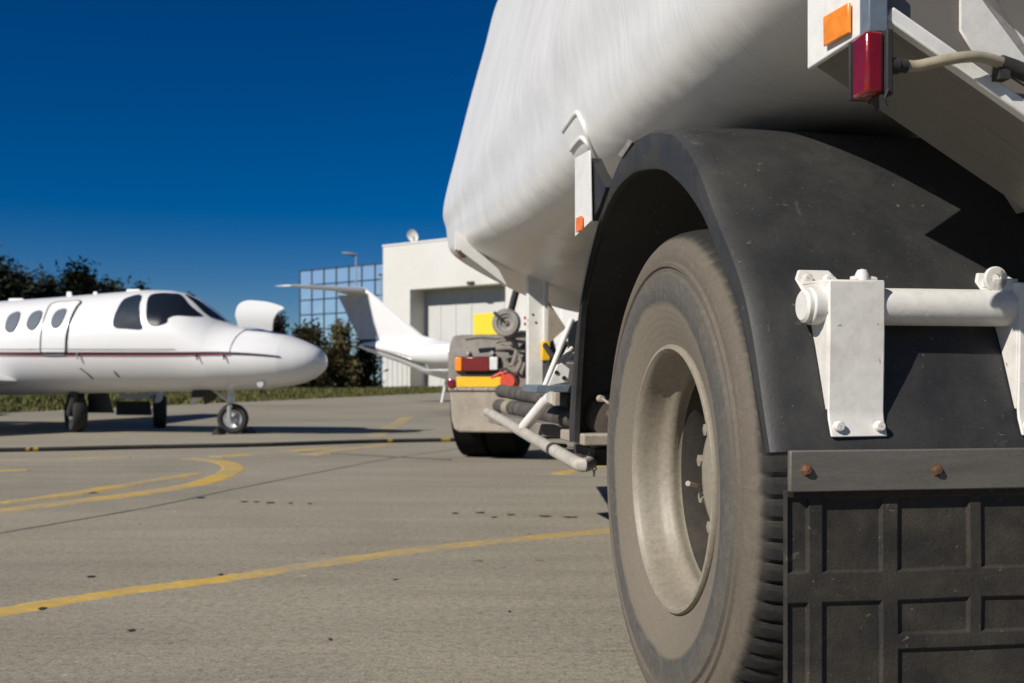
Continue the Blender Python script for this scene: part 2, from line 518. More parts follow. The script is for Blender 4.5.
st = MB()
for px, py, w, d in ((455, 513.5, .022, .03), (480, 513, .035, .03), (494, 517.5, .022, .025), (511, 515, .03, .03), (545, 516.5, .04, .04), (570, 517.5, .04, .03),
                     (244, 502, .03, .04), (256, 502, .02, .03), (270, 503, .03, .04), (290, 503.5, .015, .03), (310, 504, .02, .03), (92, 493, .04, .05),
                     (200, 498, .03, .05), (42, 609, .018, .02), (90, 577, .02, .02), (131, 631, .012, .02), (509, 612, .006, .01), 
                     (220, 575, .012, .02), (330, 640, .008, .012), (395, 580, .01, .012)):
    blotch(st, px, py, w, d, 0.0035)
tag(st.build('oil_stain', 'stain', smooth=0), kind='structure')


# ------------------------------------------------------------------ grass (uncountable)
def build_grass():
    vs, fs = [], []
    nrm = Vector((-ED.y, ED.x, 0))
    L = 62.0
    for i in range(56000):
        Y = 19 + (random.random() ** 0.8) * L
        off = random.expovariate(1 / 5.0) if random.random() < .75 else random.uniform(0, 30)
        off -= 0.15 * random.random()
        q = edge(Y) + nrm * off
        px = CX + F * q.x / q.y
        if px < -40 or px > 520:
            continue
        cl = mnoise.noise(Vector((q.x * 0.35, q.y * 0.25, 0)))
        h = (0.20 + 0.16 * cl) * random.uniform(0.6, 1.5) * min(1.0, 0.35 + off * 0.5)
        h = max(h, 0.04)
        w = 0.025 + 0.0008 * Y
        a = random.uniform(0, math.pi)
        dx, dy = math.cos(a) * w, math.sin(a) * w
        lx, ly = random.uniform(-.5, .5) * h, random.uniform(-.5, .5) * h
        o = len(vs)
        vs += [(q.x - dx, q.y - dy, -0.03), (q.x + dx, q.y + dy, -0.03), (q.x + lx, q.y + ly, h)]
        fs.append((o, o + 1, o + 2))
    o = MB()
    o.v, o.f = [Vector(v) for v in vs], fs
    me = bpy.data.meshes.new('grass')
    me.from_pydata(vs, [], fs)
    me.materials.append(M['grass'])
    ob = bpy.data.objects.new('grass', me)
    COL.objects.link(ob)
    tag(ob, 'rough yellow green grass verge along the apron edge', 'grass', kind='stuff')


build_grass()


# ------------------------------------------------------------------ trees and shrubs
def tree(name, x, y, h, w, n, mat, label, cat, group=None, base=0.25, spiky=0.0, leaf=0.18, trunk_r=0.14):
    root = empty(name, (x, y, -0.03), random.uniform(0, 6))
    tag(root, label, cat, group)
    tb = MB()
    tb.tube([(0, 0, 0), (0.05 * w, 0.02, h * 0.3), (-0.03 * w, 0.04 * w, h * 0.6), (0, 0, h * 0.92)], [trunk_r, trunk_r * .75, trunk_r * .45, trunk_r * .12], 8)
    centres = []
    nb = max(34, int(w * h * 1.6))
    for i in range(nb):
        t = random.uniform(base, 1.0)
        if spiky:
            rad = w * (1.05 - t) ** 0.8
        else:
            rad = w * math.sqrt(max(0.02, 1 - ((t - base) / (1 - base) * 1.75 - 0.75) ** 2)) * 0.9
        a = random.uniform(0, 6.283)
        rr = rad * random.uniform(0.35, 1.0)
        c = Vector((math.cos(a) * rr, math.sin(a) * rr, t * h + (random.uniform(0, .35) if t > .8 else 0)))
        centres.append((c, w * random.uniform(0.16, 0.34)))
        tb.tube([(0, 0, max(0.1, c.z - rr * 0.9 - 0.2)), (c.x * .5, c.y * .5, c.z - rr * 0.35), tuple(c)], [trunk_r * .35, trunk_r * .2, trunk_r * .06], 5)
    tb.build('trunk', 'bark', root)
    vs, fs = [], []
    for i in range(n):
        c, r = random.choice(centres)
        dvec = Vector((random.gauss(0, 1), random.gauss(0, 1), random.gauss(0, 1.05 + spiky * .5))) * r * 0.84
        q = c + dvec
        if q.z < 0.1:
            continue
        u = Vector((random.gauss(0, 1), random.gauss(0, 1), random.gauss(0, 1))).normalized()
        k = u.orthogonal().normalized()
        s = leaf * random.uniform(0.5, 1.3)
        o = len(vs)
        vs += [q - u * s, q + k * s * .45, q + u * s, q - k * s * .45]
        fs.append((o, o + 1, o + 2, o + 3))
    me = bpy.data.meshes.new('crown')
    me.from_pydata([tuple(v) for v in vs], [], fs)
    me.materials.append(M[mat])
    cr = bpy.data.objects.new('crown', me)
    COL.objects.link(cr)
    cr.parent = root
    return root


def tree_px(name, px, ytop, Y, wpx, n, mat, label, cat, **kw):
    q = at(px, ytop, Y)
    return tree(name, q.x, Y, q.z, wpx * Y / F, n, mat, label, cat, **kw)


G1 = 'dark trees beyond the grass behind the jet'
tree_px('tree', 2, 279, 62, 26, 8000, 'leaf_dark', 'dark pointed tree rising behind the fuselage at the cabin windows', 'tree', group=G1, spiky=.6)
tree_px('tree', 48, 281, 64, 30, 9000, 'leaf_dark', 'broad dark tree rising above the jet cabin door', 'tree', group=G1, spiky=.3)
tree_px('tree', 82, 280, 60, 28, 9000, 'leaf_dark', 'bushy dark tree just forward of the jet cabin door', 'tree', group=G1, spiky=.3)
tree_px('tree', 138, 292, 66, 17, 4000, 'leaf_dark', 'small dark treetop peeping over the cockpit roof', 'tree', group=G1)
tree_px('tree', 188, 303, 70, 14, 3000, 'leaf_dark', 'low dark treetop beside the cockpit windscreen', 'tree', group=G1, spiky=.4)
tree_px('tree', -44, 286, 58, 30, 6000, 'leaf_dark', 'dark tree at the edge behind the jet wing root', 'tree', group=G1)
tree_px('tree', 108, 297, 62, 24, 6000, 'leaf_dark', 'dark tree hidden low behind the fuselage under the cockpit windows', 'tree', group=G1)
tree_px('tree', 26, 284, 66, 24, 6000, 'leaf_dark', 'dark tree rising between the two cabin windows and the jet door', 'tree', group=G1, spiky=.4)
tree_px('tree', 110, 291, 66, 22, 5000, 'leaf_dark', 'low dark tree halfway between the jet door and the cockpit', 'tree', group=G1, spiky=.4)
G2 = 'bushes in front of the mirrored office'
tree_px('bush', 272, 321, 74, 18, 6000, 'leaf_red', 'dark reddish bush showing behind the raised nose hatch', 'bush', group=G2, base=.05, leaf=.16)
tree_px('bush', 310, 334, 72, 22, 5000, 'leaf_olive', 'olive bush growing right behind the jet nose tip', 'bush', group=G2, base=.03, leaf=.16)
tree_px('bush', 340, 333, 74, 21, 5000, 'leaf_olive', 'brownish olive bush below the white tailplane', 'bush', group=G2, base=.03, leaf=.16)
tree_px('bush', 366, 343, 76, 17, 6000, 'leaf_dark', 'dark bush at the corner of hangar and mirrored office', 'bush', group=G2, base=.03, leaf=.16)
tree_px('bush', 232, 346, 70, 18, 3000, 'leaf_dark', 'dark low bush hidden behind the jet nose', 'bush', group=G2, base=.03, leaf=.16)

# ------------------------------------------------------------------ hangar
HC = at(383, 388, 90)
HC.z = 0
hv = Vector((0.778, -0.628, 0))            # along the front, to the right
hn = Vector((-0.628, -0.778, 0))           # out of the front
roof_z = at(383, 247, 90).z


def hang(u, out, z):
    return HC + hv * u + hn * out + Vector((0, 0, z))


def hu(px):
    """distance along the hangar front of a sight line"""
    a = (px - CX) / F
    return (a * HC.y - HC.x) / (hv.x - a * hv.y)


def hu_at(px, out):
    a = (px - CX) / F
    bx, by = HC.x + hn.x * out, HC.y + hn.y * out
    return (a * by - bx) / (hv.x - a * hv.y)


def hz(px, py):
    u = hu(px)
    return H + (HZ - py) / F * (HC.y + hv.y * u)


hangar = empty('hangar', HC)
tag(hangar, 'pale grey hangar with a deep doorway and yellow door panel', 'hangar')
u0, u1, u2 = hu(410), hu(505.5), 46.0
ztop_door = hz(410, 289.6)


def hbox(name, mat, ua, ub, oa, ob, za, zb, parent=hangar, bevel=0.0):
    mb = MB().hexa([hang(ua, oa, za), hang(ub, oa, za), hang(ub, ob, za), hang(ua, ob, za), hang(ua, oa, zb), hang(ub, oa, zb), hang(ub, ob, zb), hang(ua, ob, zb)])
    return mb.build(name, mat, parent, origin=HC, smooth=0, bevel=bevel, loc=(0, 0, 0))


hw = MB()
for ua, ub, za, zb, oa, ob in ((0, u0, 0, roof_z, 0, -24), (u1, u2, 0, roof_z, 0, -24), (u0, u1, ztop_door, roof_z, 0, -24), (u0, u1, 0, ztop_door, -8, -24)):
    hw.hexa([hang(ua, oa, za), hang(ub, oa, za), hang(ub, ob, za), hang(ua, ob, za), hang(ua, oa, zb), hang(ub, oa, zb), hang(ub, ob, zb), hang(ua, ob, zb)])
hw.build('wall', 'hangar_wall', hangar, origin=HC, smooth=0, loc=(0, 0, 0))
hbox('roof', 'hangar_wall', -0.04, u2 + .1, 0.05, -24.1, roof_z + 0.003, roof_z + 0.16)
rec = -1.75
dr = hbox('door', 'hangar_door', u0 + .02, u1 - .02, rec, rec - .15, 0.02, ztop_door - 0.02)
dp = empty('yellow_panel_anchor', (0, 0, 0)) if False else None
ya, yb = hu_at(474, rec), hu_at(500.5, rec)
hbox('door_panel', 'yellow_door', ya, yb, rec + 0.06, rec + 0.003, 1.0, hz(474, 312), parent=dr)
fr = MB()
for k in range(1, 6):
    uu = u0 + (u1 - u0) * k / 6
    if ya - .1 < uu < yb + .1:
        continue
    fr.hexa([hang(uu, rec + .05, .02), hang(uu + .08, rec + .05, .02), hang(uu + .08, rec + .003, .02), hang(uu, rec + .003, .02),
             hang(uu, rec + .05, ztop_door - .1), hang(uu + .08, rec + .05, ztop_door - .1), hang(uu + .08, rec + .003, ztop_door - .1), hang(uu, rec + .003, ztop_door - .1)])
fr.build('door_frame', 'hangar_wall', dr, origin=HC, smooth=0, loc=(0, 0, 0))
ul = hu(471.5)
hbox('door_lamp', 'dark_steel', ul - .3, ul + .3, .22, .003, ztop_door + .05, ztop_door + .28)
cr = MB()                                   # corrugated plinth sheets left of the doorway
k = 0.15
while k < u0 - .3:
    cr.hexa([hang(k, .06, 0), hang(k + .42, .06, 0), hang(k + .42, .003, 0), hang(k, .003, 0), hang(k, .06, 2.6), hang(k + .42, .06, 2.6), hang(k + .42, .003, 2.6), hang(k, .003, 2.6)])
    k += .56
cr.build('plinth', 'hangar_door', hangar, origin=HC, smooth=0, loc=(0, 0, 0))

# dish on the roof
dpos = hang(hu(404) + .2, -0.9, roof_z + .22)
dish = empty('satellite_dish', dpos)
tag(dish, 'white round satellite dish standing on the hangar roof edge', 'satellite dish')
prof = [(0.16 * (r / .52) ** 2, r) for r in (0.02, .15, .3, .42, .52)] + [(0.12, .52)] + [(0.12 * (r / .52) ** 2 - .03, r) for r in (.42, .3, .15, .02)]
ds = MB().lathe(prof, (0, 0, 0), 28, 'y', True).build('reflector', 'white_paint', dish)
ds.location = (0, 0, 0.62)
ds.rotation_euler = (math.radians(-25), 0, math.radians(150))
MB().rod((0, 0, 0), (0, 0, .62), .05).rod((0, 0, .3), (-.45, -.2, .75), .02).build('mast', 'lamp_grey', dish)

# ------------------------------------------------------------------ mirrored office
gz_r = hz(383, 262)
office = empty('glass_office', HC)
tag(office, 'mirror glass office with dark grid beside the hangar', 'office building')
GO = -0.6
gu = hu_at(299.5, GO)                      # negative: to the left
gzl = gz_r
core = MB().hexa([hang(gu, GO - .12, 0), hang(-.02, GO - .12, 0), hang(-.02, -18, 0), hang(gu, -18, 0),
                  hang(gu, GO - .12, gzl), hang(-.02, GO - .12, gzl), hang(-.02, -18, gzl), hang(gu, -18, gzl)])
core.build('wall', 'mullion', office, origin=HC, smooth=0, loc=(0, 0, 0))
NC, NR = 7, 8
rh = gzl / NR
for i in range(NC):
    for j in range(NR):
        ua, ub = gu + (-.02 - gu) * i / NC + .05, gu + (-.02 - gu) * (i + 1) / NC - .05
        za, zb = rh * j + .05, rh * (j + 1) - .05
        t1, t2 = random.uniform(-.006, .006), random.uniform(-.006, .006)
        mb = MB().hexa([hang(ua, GO - .07 + t1, za), hang(ub, GO - .07 - t1, za), hang(ub, GO - .117, za), hang(ua, GO - .117, za),
                        hang(ua, GO - .07 + t2, zb), hang(ub, GO - .07 - t2, zb), hang(ub, GO - .117, zb), hang(ua, GO - .117, zb)])
        mb.build('glass_panel', 'mirror_glass', office, origin=HC, smooth=0, loc=(0, 0, 0))
gm = MB()
for i in range(NC + 1):
    uu = gu + (-.02 - gu) * i / NC
    gm.hexa([hang(uu - .045, GO, 0), hang(uu + .045, GO, 0), hang(uu + .045, GO - .115, 0), hang(uu - .045, GO - .115, 0),
             hang(uu - .045, GO, gzl + .1), hang(uu + .045, GO, gzl + .1), hang(uu + .045, GO - .115, gzl + .1), hang(uu - .045, GO - .115, gzl + .1)])
for j in range(NR + 1):
    zz = rh * j
    gm.hexa([hang(gu, GO - .012, zz - .045), hang(-.02, GO - .012, zz - .045), hang(-.02, GO - .113, zz - .045), hang(gu, GO - .113, zz - .045),
             hang(gu, GO - .012, zz + .045), hang(-.02, GO - .012, zz + .045), hang(-.02, GO - .113, zz + .045), hang(gu, GO - .113, zz + .045)])
gm.build('mullion_grid', 'mullion', office, origin=HC, smooth=0, loc=(0, 0, 0))


# lamps
def lamp(px, ytop, Y, label, headlen):
    q = at(px, ytop, Y)
    root = empty('street_lamp', (q.x, Y, -.03))
    tag(root, label, 'street lamp')
    MB().tube([(0, 0, 0), (0, 0, q.z * .6), (0, 0, q.z)], [.09, .07, .045], 10).build('pole', 'lamp_grey', root)
    MB().tube([(0, 0, q.z - .02), (-headlen * .3, 0, q.z + .06), (-headlen * .5, 0, q.z + .12)], .03, 8).build('arm', 'lamp_grey', root)
    hd = MB().loft([[Vector((x, math.cos(t) * w, math.sin(t) * hh)) for t in [2 * math.pi * k / 12 for k in range(12)]]
                    for x, w, hh in ((.1, .05, .03), (-.1, .16, .08), (-headlen * .5, .2, .1), (-headlen * .85, .14, .07), (-headlen, .04, .03))])
    o = hd.build('lamp_head', 'lamp_grey', root)
    o.location = (0.05, 0, q.z + .12)
    o.rotation_euler = (0, math.radians(8), 0)


lamp(356, 256, 80, 'tall street lamp rising in front of the mirrored office roofline', 1.1)
lamp(381, 276, 78, 'shorter street lamp in front of the corner where hangar and office meet', .3)


# ------------------------------------------------------------------ business jets
JT = math.radians(12)
JU = Vector((-math.cos(JT), math.sin(JT), 0))            # aft
JN = Vector((math.sin(JT), math.cos(JT), 0))             # away from the camera side
TIP = Vector((-2.57, 15.12, 0))


def jt(px):
    a = (px - CX) / F
    return (TIP.x - a * TIP.y) / (a * JU.y - JU.x)


def jzy(px, py):
    Y = TIP.y + JU.y * jt(px)
    return H + (HZ - py) / F * Y


ST = []
for px, top, bot, w in ((325.3, 359, 364, .05), (323, 352, 371, .17), (319, 348.5, 374.5, .25), (313, 345, 379, .33), (303, 340.5, 383, .42), (290, 335.5, 386, .50), (270, 331, 388.5, .57),
                        (250, 328, 389.5, .62), (235, 325.5, 390, .65), (226, 321.5, 390.3, .665), (216, 313.5, 390.7, .68), (206, 305, 391, .69), (196, 297.8, 391.2, .70), (185, 293, 391.4, .71),
                        (172, 290.6, 391.6, .715), (150, 290, 391.9, .72), (110, 293.3, 392.8, .725), (60, 297.4, 394, .73), (0, 301.7, 395.2, .73)):
    ST.append((jt(px), jzy(px, top), jzy(px, bot), w))
ST[0] = (0.0,) + ST[0][1:]
zt, zb = ST[-1][1], ST[-1][2]
for t, a, b, w in ((6.5, 1.93, .56, .73), (7.8, 1.95, .58, .72), (9.0, 2.05, .64, .66), (10.2, 2.12, .93, .52), (11.2, 2.14, 1.33, .38), (12.1, 2.11, 1.62, .25), (12.6, 2.05, 1.80, .14), (12.8, 1.98, 1.88, .05)):
    ST.append((t, a, b, w))


def station(t):
    for (t0, a0, b0, w0), (t1, a1, b1, w1) in zip(ST, ST[1:]):
        if t <= t1:
            k = max(0, (t - t0) / (t1 - t0))
            return a0 + (a1 - a0) * k, b0 + (b1 - b0) * k, w0 + (w1 - w0) * k
    return ST[-1][1:]


def jet_surface(px, py):
    """point of the near fuselage side met by a sight line, in jet coordinates (t aft, y away, z)"""
    dirv = Vector(((px - CX) / F, 1, (HZ - py) / F))
    lam, prev = 13.2, None
    while lam < 18.5:
        q = Vector((0, 0, H)) + dirv * lam
        rel = q - TIP
        t, y, z = rel.dot(JU), rel.dot(JN), q.z
        if 0 < t < 8:
            a, b, w = station(t)
            if (y / w) ** 2 + ((z - (a + b) / 2) / ((a - b) / 2)) ** 2 < 1:
                lo_, hi_ = lam - .008, lam
                for _ in range(12):
                    mid_ = (lo_ + hi_) / 2
                    q = Vector((0, 0, H)) + dirv * mid_
                    rel = q - TIP
                    t, y, z = rel.dot(JU), rel.dot(JN), q.z
                    a, b, w = station(t)
                    if (y / w) ** 2 + ((z - (a + b) / 2) / ((a - b) / 2)) ** 2 < 1:
                        hi_ = mid_
                    else:
                        lo_ = mid_
                return Vector((t, y, z))
        lam += .008
    rel = at(px, py, TIP.y + JU.y * jt(px)) - TIP
    return Vector((rel.dot(JU), -0.02, rel.z))


def jet_normal(q):
    a, b, w = station(q.x)
    a2, b2, w2 = station(q.x + .05)
    n = Vector((0, q.y / w ** 2, (q.z - (a + b) / 2) / ((a - b) / 2) ** 2)).normalized()
    n.x = -((w2 - w) / .05 * abs(n.y) + ((a2 - a) / .05 if n.z > 0 else -(b2 - b) / .05) * abs(n.z))
    return n.normalized()


def patch(px_outline, off=.012, rings=6, n=4, smooth=True):
    out = catmull([Vector((x, y, 0)) for x, y in px_outline], n, True) if smooth else [Vector((x, y, 0)) for x, y in px_outline]
    c = sum(out, Vector()) / len(out)
    vs, fs, m = [], [], len(out)
    for r in range(rings):
        k = 1 - r / rings
        for q in out:
            e = c + (q - c) * k
            s_ = jet_surface(e.x, e.y)
            vs.append(s_ + jet_normal(s_) * off)
    s_ = jet_surface(c.x, c.y)
    vs.append(s_ + jet_normal(s_) * off)
    for r in range(rings - 1):
        for j in range(m):
            fs.append((r * m + j, r * m + (j + 1) % m, (r + 1) * m + (j + 1) % m, (r + 1) * m + j))
    for j in range(m):
        fs.append(((rings - 1) * m + j, (rings - 1) * m + (j + 1) % m, rings * m))
    return MB().add(vs, fs)


def surf_path(pts, n=8, off=.004, closed=False):
    path = catmull([Vector((x, y, 0)) for x, y in pts], n, closed)
    if closed:
        path.append(path[0])
    out = []
    for q in path:
        s_ = jet_surface(q.x, q.y)
        out.append(s_ + jet_normal(s_) * off)
    return out


def wheel_unit(name, parent, c, r, w, face_rot, rim_r, rim_mat='alloy', tyre_mat_='black_rubber'):
    """tyre and rim of a small wheel, axle along local x"""
    ty = MB().lathe([(-w * .32, rim_r), (-w * .5, rim_r + (r - rim_r) * .4), (-w * .48, r * .9), (-w * .3, r * .985), (0, r), (w * .3, r * .985), (w * .48, r * .9),
                     (w * .5, rim_r + (r - rim_r) * .4), (w * .32, rim_r)], (0, 0, 0), 40).build('tyre', tyre_mat_, parent)
    ty.location, ty.rotation_euler = c, (0, 0, face_rot)
    rm = MB().lathe([(-w * .3, .001), (-w * .34, rim_r * .28), (-w * .28, rim_r * .34), (-w * .1, rim_r * .5), (-w * .12, rim_r * .78), (-w * .33, rim_r * .9), (-w * .34, rim_r * 1.02),
                     (w * .34, rim_r * 1.02), (w * .33, rim_r * .9), (w * .1, rim_r * .6), (w * .3, rim_r * .3), (w * .3, .001)], (0, 0, 0), 32)
    for k in range(6):
        a = k * math.pi / 3 + .3
        rm.rod((-w * .2, math.cos(a) * rim_r * .3, math.sin(a) * rim_r * .3), (-w * .2, math.cos(a) * rim_r * .86, math.sin(a) * rim_r * .86), rim_r * .07, 6)
    rm.build('rim', rim_mat, ty)
    return ty


def wing_solid(root_le, root_chord, tip_le, tip_chord, thick_r, thick_t):
    """x aft, y span, z up; airfoil lofted between root and tip"""
    prof = [(0, 0), (.03, .5), (.15, .9), (.35, 1), (.65, .6), (1, .04), (.65, -.35), (.35, -.6), (.15, -.6), (.03, -.35)]
    rings = []
    for k in range(7):
        t = k / 6
        le = Vector(root_le).lerp(Vector(tip_le), t)
        ch = root_chord + (tip_chord - root_chord) * t
        th = thick_r + (thick_t - thick_r) * t
        if k == 6:
            th *= .5
        rings.append([le + Vector((a * ch, 0, b * th * .5)) for a, b in prof])
    return MB().loft(rings)


def build_jet(name, loc, rz, label, first):
    """jet frame: x aft from the nose tip, y to the far side, z up"""
    root = empty(name, loc, rz)
    tag(root, label, 'jet')
    NSEG = 40
    rings = []
    ts = sorted(set([s[0] for s in ST] + [i * .25 for i in range(1, 50)]))
    for t in ts:
        a, b, w = station(t)
        rings.append([Vector((t, w * math.cos(2 * math.pi * k / NSEG), (a + b) / 2 + (a - b) / 2 * math.sin(2 * math.pi * k / NSEG))) for k in range(NSEG)])
    MB().loft(rings).build('fuselage', 'jet_white', root, smooth=60)
    for sg in (-1, 1):
        wing_solid((4.40, sg * .45, .74), 2.8, (6.25, sg * 7.3, 1.02), .95, .26, .09).build('wing', 'jet_white', root)
        wing_solid((12.55, sg * .04, 3.86), 1.30, (13.65, sg * 3.05, 3.80), .66, .24, .12).build('tailplane', 'jet_white', root)
        nac = MB().lathe([(0, .26), (.12, .33), (.6, .38), (1.3, .37), (2.0, .28), (2.15, .24), (2.1, .2), (1.6, .16), (.4, .18), (.05, .22), (0, .26)], (8.1, sg * 1.06, 1.75 if first else 1.6), 28)
        n_ob = nac.build('engine', 'jet_white', root)
        MB().hexa([Vector(q) for q in ((8.6, sg * .5, 1.66), (10, sg * .4, 1.66), (10, sg * .85, 1.66), (8.6, sg * .85, 1.66),
                                      (8.6, sg * .5, 1.82), (10, sg * .4, 1.82), (10, sg * .85, 1.82), (8.6, sg * .85, 1.82))]).build('pylon', 'jet_white', n_ob)
    fin = MB()
    fp = [(9.2, 1.95, .03), (10.4, 2.25, .06), (12.3, 3.72, .05), (12.6, 3.93, .03)]
    bp = [(12.0, 1.95, .02), (12.15, 2.2, .03), (12.48, 3.72, .02), (13.7, 3.93, .02)]
    rr = []
    for (xa, z, w1), (xb, _, w2) in zip(fp, bp):
        xm = xa + (xb - xa) * .35
        rr.append([Vector(q) for q in ((xa, 0, z), (xa + .08, -w1, z), (xm, -w1 * 1.7, z), (xb, -.012, z), (xb, .012, z), (xm, w1 * 1.7, z), (xa + .08, w1, z))])
    fin.loft(rr).build('fin', 'jet_white', root)
    rd = MB().loft([[Vector(q) for q in ((xb + .005, -.014, z), (xb + wd, -.008, z), (xb + wd, .008, z), (xb + .005, .014, z))]
                    for xb, z, wd in ((12.16, 2.16, .66), (12.49, 3.70, 1.16))])
    rd.build('rudder', 'rudder_shade', root)  # grey coat puts the deflected rudder's shade into its colour
    return root


rz1 = math.atan2(JU.y, JU.x)
# x aft = JU, y = JN needs a left-handed pair, so the frame is built with y mirrored
jet = build_jet('business_jet', TIP, rz1, 'white business jet with its nose hatch raised and dark cockpit windows', True)


def J(v):
    """jet survey coordinates (t, away, z) to the jet's own right-handed frame"""
    return Vector((v[0], -v[1], v[2]))


def jpart(mb, name, mat, parent=jet, **kw):
    mb.v = [J(q) for q in mb.v]
    return mb.build(name, mat, parent, **kw)


W = [(113, 322), (116, 313), (122, 302), (129, 297.5), (141, 295.5), (139, 306), (140, 320), (142, 327), (139, 329.3), (126, 328.5), (115, 327.5)]
jpart(patch(W), 'cockpit_window', 'side_glass')
W = [(146.5, 312), (147.5, 301), (151, 295.5), (160, 293.7), (172, 294), (181, 295.5), (188, 304), (196, 311), (201.5, 315.5), (192, 316.3), (176, 315.6), (168, 318), (166, 322.5), (158, 325.5), (150, 325), (147, 320)]
jpart(patch(W), 'cockpit_window', 'cockpit_glass')
W = [(185, 295.5), (191, 297), (200, 302), (210, 309.5), (220, 317), (224, 320.5), (217, 319), (210, 317.3), (203, 312.5), (194, 303.5)]
jpart(patch(W), 'windscreen', 'cockpit_glass')
for W in ([(5, 328), (8, 318), (13, 313.5), (20, 312.5), (18, 323), (14, 330.5), (8, 332)], [(26.5, 326), (29, 318), (34, 312.5), (42, 311.5), (39.5, 322), (35, 328.8), (29.5, 330)]):
    jpart(patch(W), 'cabin_window', 'cabin_glass')
DO = [(41, 345), (43, 326), (49, 308), (56, 303), (66, 302), (80.5, 301.5), (76, 309), (70, 322), (66.5, 338), (65.5, 353), (62, 354.8), (46, 354.8), (42, 353)]
door = jpart(patch(DO, .014), 'cabin_door', 'jet_white')
jpart(MB().tube(surf_path(DO, 5, .010, True), .011, 6), 'door_seal', 'seal_and_shade', door)
jpart(patch([(51.5, 324), (54, 316), (59, 311), (67, 310), (64, 320), (60, 327), (54, 328.5)], .022), 'cabin_window', 'cabin_glass', door)


def band(y0, y1, xs, off):
    vs, fs = [], []
    for i, x in enumerate(xs):
        k = min(1, max(0, (x - 215) / 70))
        dy = k * k * 4.2
        for yy in (y0, y1):
            w_ = (yy - (y0 + y1) / 2) * (1 - .6 * k) + (y0 + y1) / 2
            s_ = jet_surface(x, w_ + dy)
            vs.append(s_ + jet_normal(s_) * off)
        if i:
            fs.append((2 * i - 2, 2 * i - 1, 2 * i + 1, 2 * i))
    return MB().add(vs, fs)


xs = [-60 + i * 5 for i in range(69)]
jpart(band(351.9, 354.5, xs, .014), 'stripe', 'stripe_and_shade')
jpart(band(354.6, 355.4, [x for x in xs if x < 235], .014), 'stripe', 'stripe_red')
jpart(band(348.6, 349.3, [x for x in xs if x < 180], .014), 'stripe', 'jet_grey')
# panel seam of the nose section
jpart(MB().tube(surf_path([(247, 329), (237, 336), (231, 346), (229, 354)], 6, .003), .006, 6), 'panel_seam', 'jet_grey')
jpart(MB().tube(surf_path([(80, 368), (88, 374), (93, 379)], 6, .004), .008, 6), 'panel_seam', 'seal_and_shade')
jpart(MB().tube(surf_path([(114, 371), (119, 377)], 6, .004), .008, 6), 'panel_seam', 'seal_and_shade')
# probes and antennas
for px, py, dx, dy in ((197, 355, 1.5, 5), (224, 355.5, 1, 4.5), (78, 353, 1, 6)):
    q = jet_surface(px, py)
    n = jet_normal(q)
    e = jet_surface(px + dx, py + dy)
    jpart(MB().tube([q - n * .01, q + n * .03, e + n * .035], [.014, .012, .008], 8), 'probe', 'dark_steel' if px > 100 else 'alloy')
for t, hh, ln in ((jt(70), .07, .10), (jt(18), .03, .30), (jt(135), .03, .26), (jt(96), .04, .08)):
    a, b, w = station(t)
    jpart(MB().hexa([Vector(q) for q in ((t - ln / 2, -.02, a - .02), (t + ln / 2, -.02, a - .02), (t + ln / 2, .02, a - .02), (t - ln / 2, .02, a - .02),
                                         (t - ln / 4, -.012, a + hh), (t + ln / 2, -.012, a + hh), (t + ln / 2, .012, a + hh), (t - ln / 4, .012, a + hh))]), 'antenna', 'jet_white', bevel=.01)
q = jet_surface(262, 383)
jpart(MB().lathe([(0, .001), (.0, .05), (.06, .05), (.07, .03), (.07, .001)], q + Vector((0, -.06, -.01)), 16, 'y').lathe([(0, .001), (.0, .035), (.05, .035), (.06, .001)], q + Vector((.02, -.06, .11)), 16, 'y'), 'taxi_lamp', 'alloy')

# raised baggage hatch on the nose: a curved shell
hp = [(240, 322), (238.3, 315), (239.5, 306), (243, 302), (249, 300.3), (258, 300.8), (268, 302), (279, 305), (286, 308.3), (281, 312), (277, 318), (274.5, 326), (272.5, 331), (262, 329), (250, 327.5), (241, 327)]
YH = TIP.y + JU.y * jt(262) - .18
out = catmull([Vector((x, y, 0)) for x, y in hp], 4, True)
c0 = sum(out, Vector()) / len(out)


def hatch_pt(q, back):
    w_ = at(q.x, q.y, YH)
    k = (q.y - 300) / 30.0
    rel = w_ - TIP
    bulge = .07 * (1 - (2 * k - 1) ** 2) + .05 * k
    return Vector((rel.dot(JU), rel.dot(JN) - bulge + (.028 if back else 0), w_.z))


vs, fs = [], []
R_, m_ = 6, len(out)
for side in (0, 1):
    for r in range(R_):
        for q in out:
            vs.append(hatch_pt(c0 + (q - c0) * (1 - r / R_), side))
    vs.append(hatch_pt(c0, side))
blk = R_ * m_ + 1
for side in (0, 1):
    o = side * blk
    for r in range(R_ - 1):
        for j in range(m_):
            fs.append((o + r * m_ + j, o + r * m_ + (j + 1) % m_, o + (r + 1) * m_ + (j + 1) % m_, o + (r + 1) * m_ + j))
    for j in range(m_):
        fs.append((o + (R_ - 1) * m_ + j, o + (R_ - 1) * m_ + (j + 1) % m_, o + R_ * m_))
for j in range(m_):
    fs.append((j, (j + 1) % m_, blk + (j + 1) % m_, blk + j))
jpart(MB().add(vs, fs), 'nose_hatch', 'jet_white', smooth=50)


def jl(px, py, Y):
    rel = at(px, py, Y) - TIP
    return J((rel.dot(JU), rel.dot(JN), rel.z))


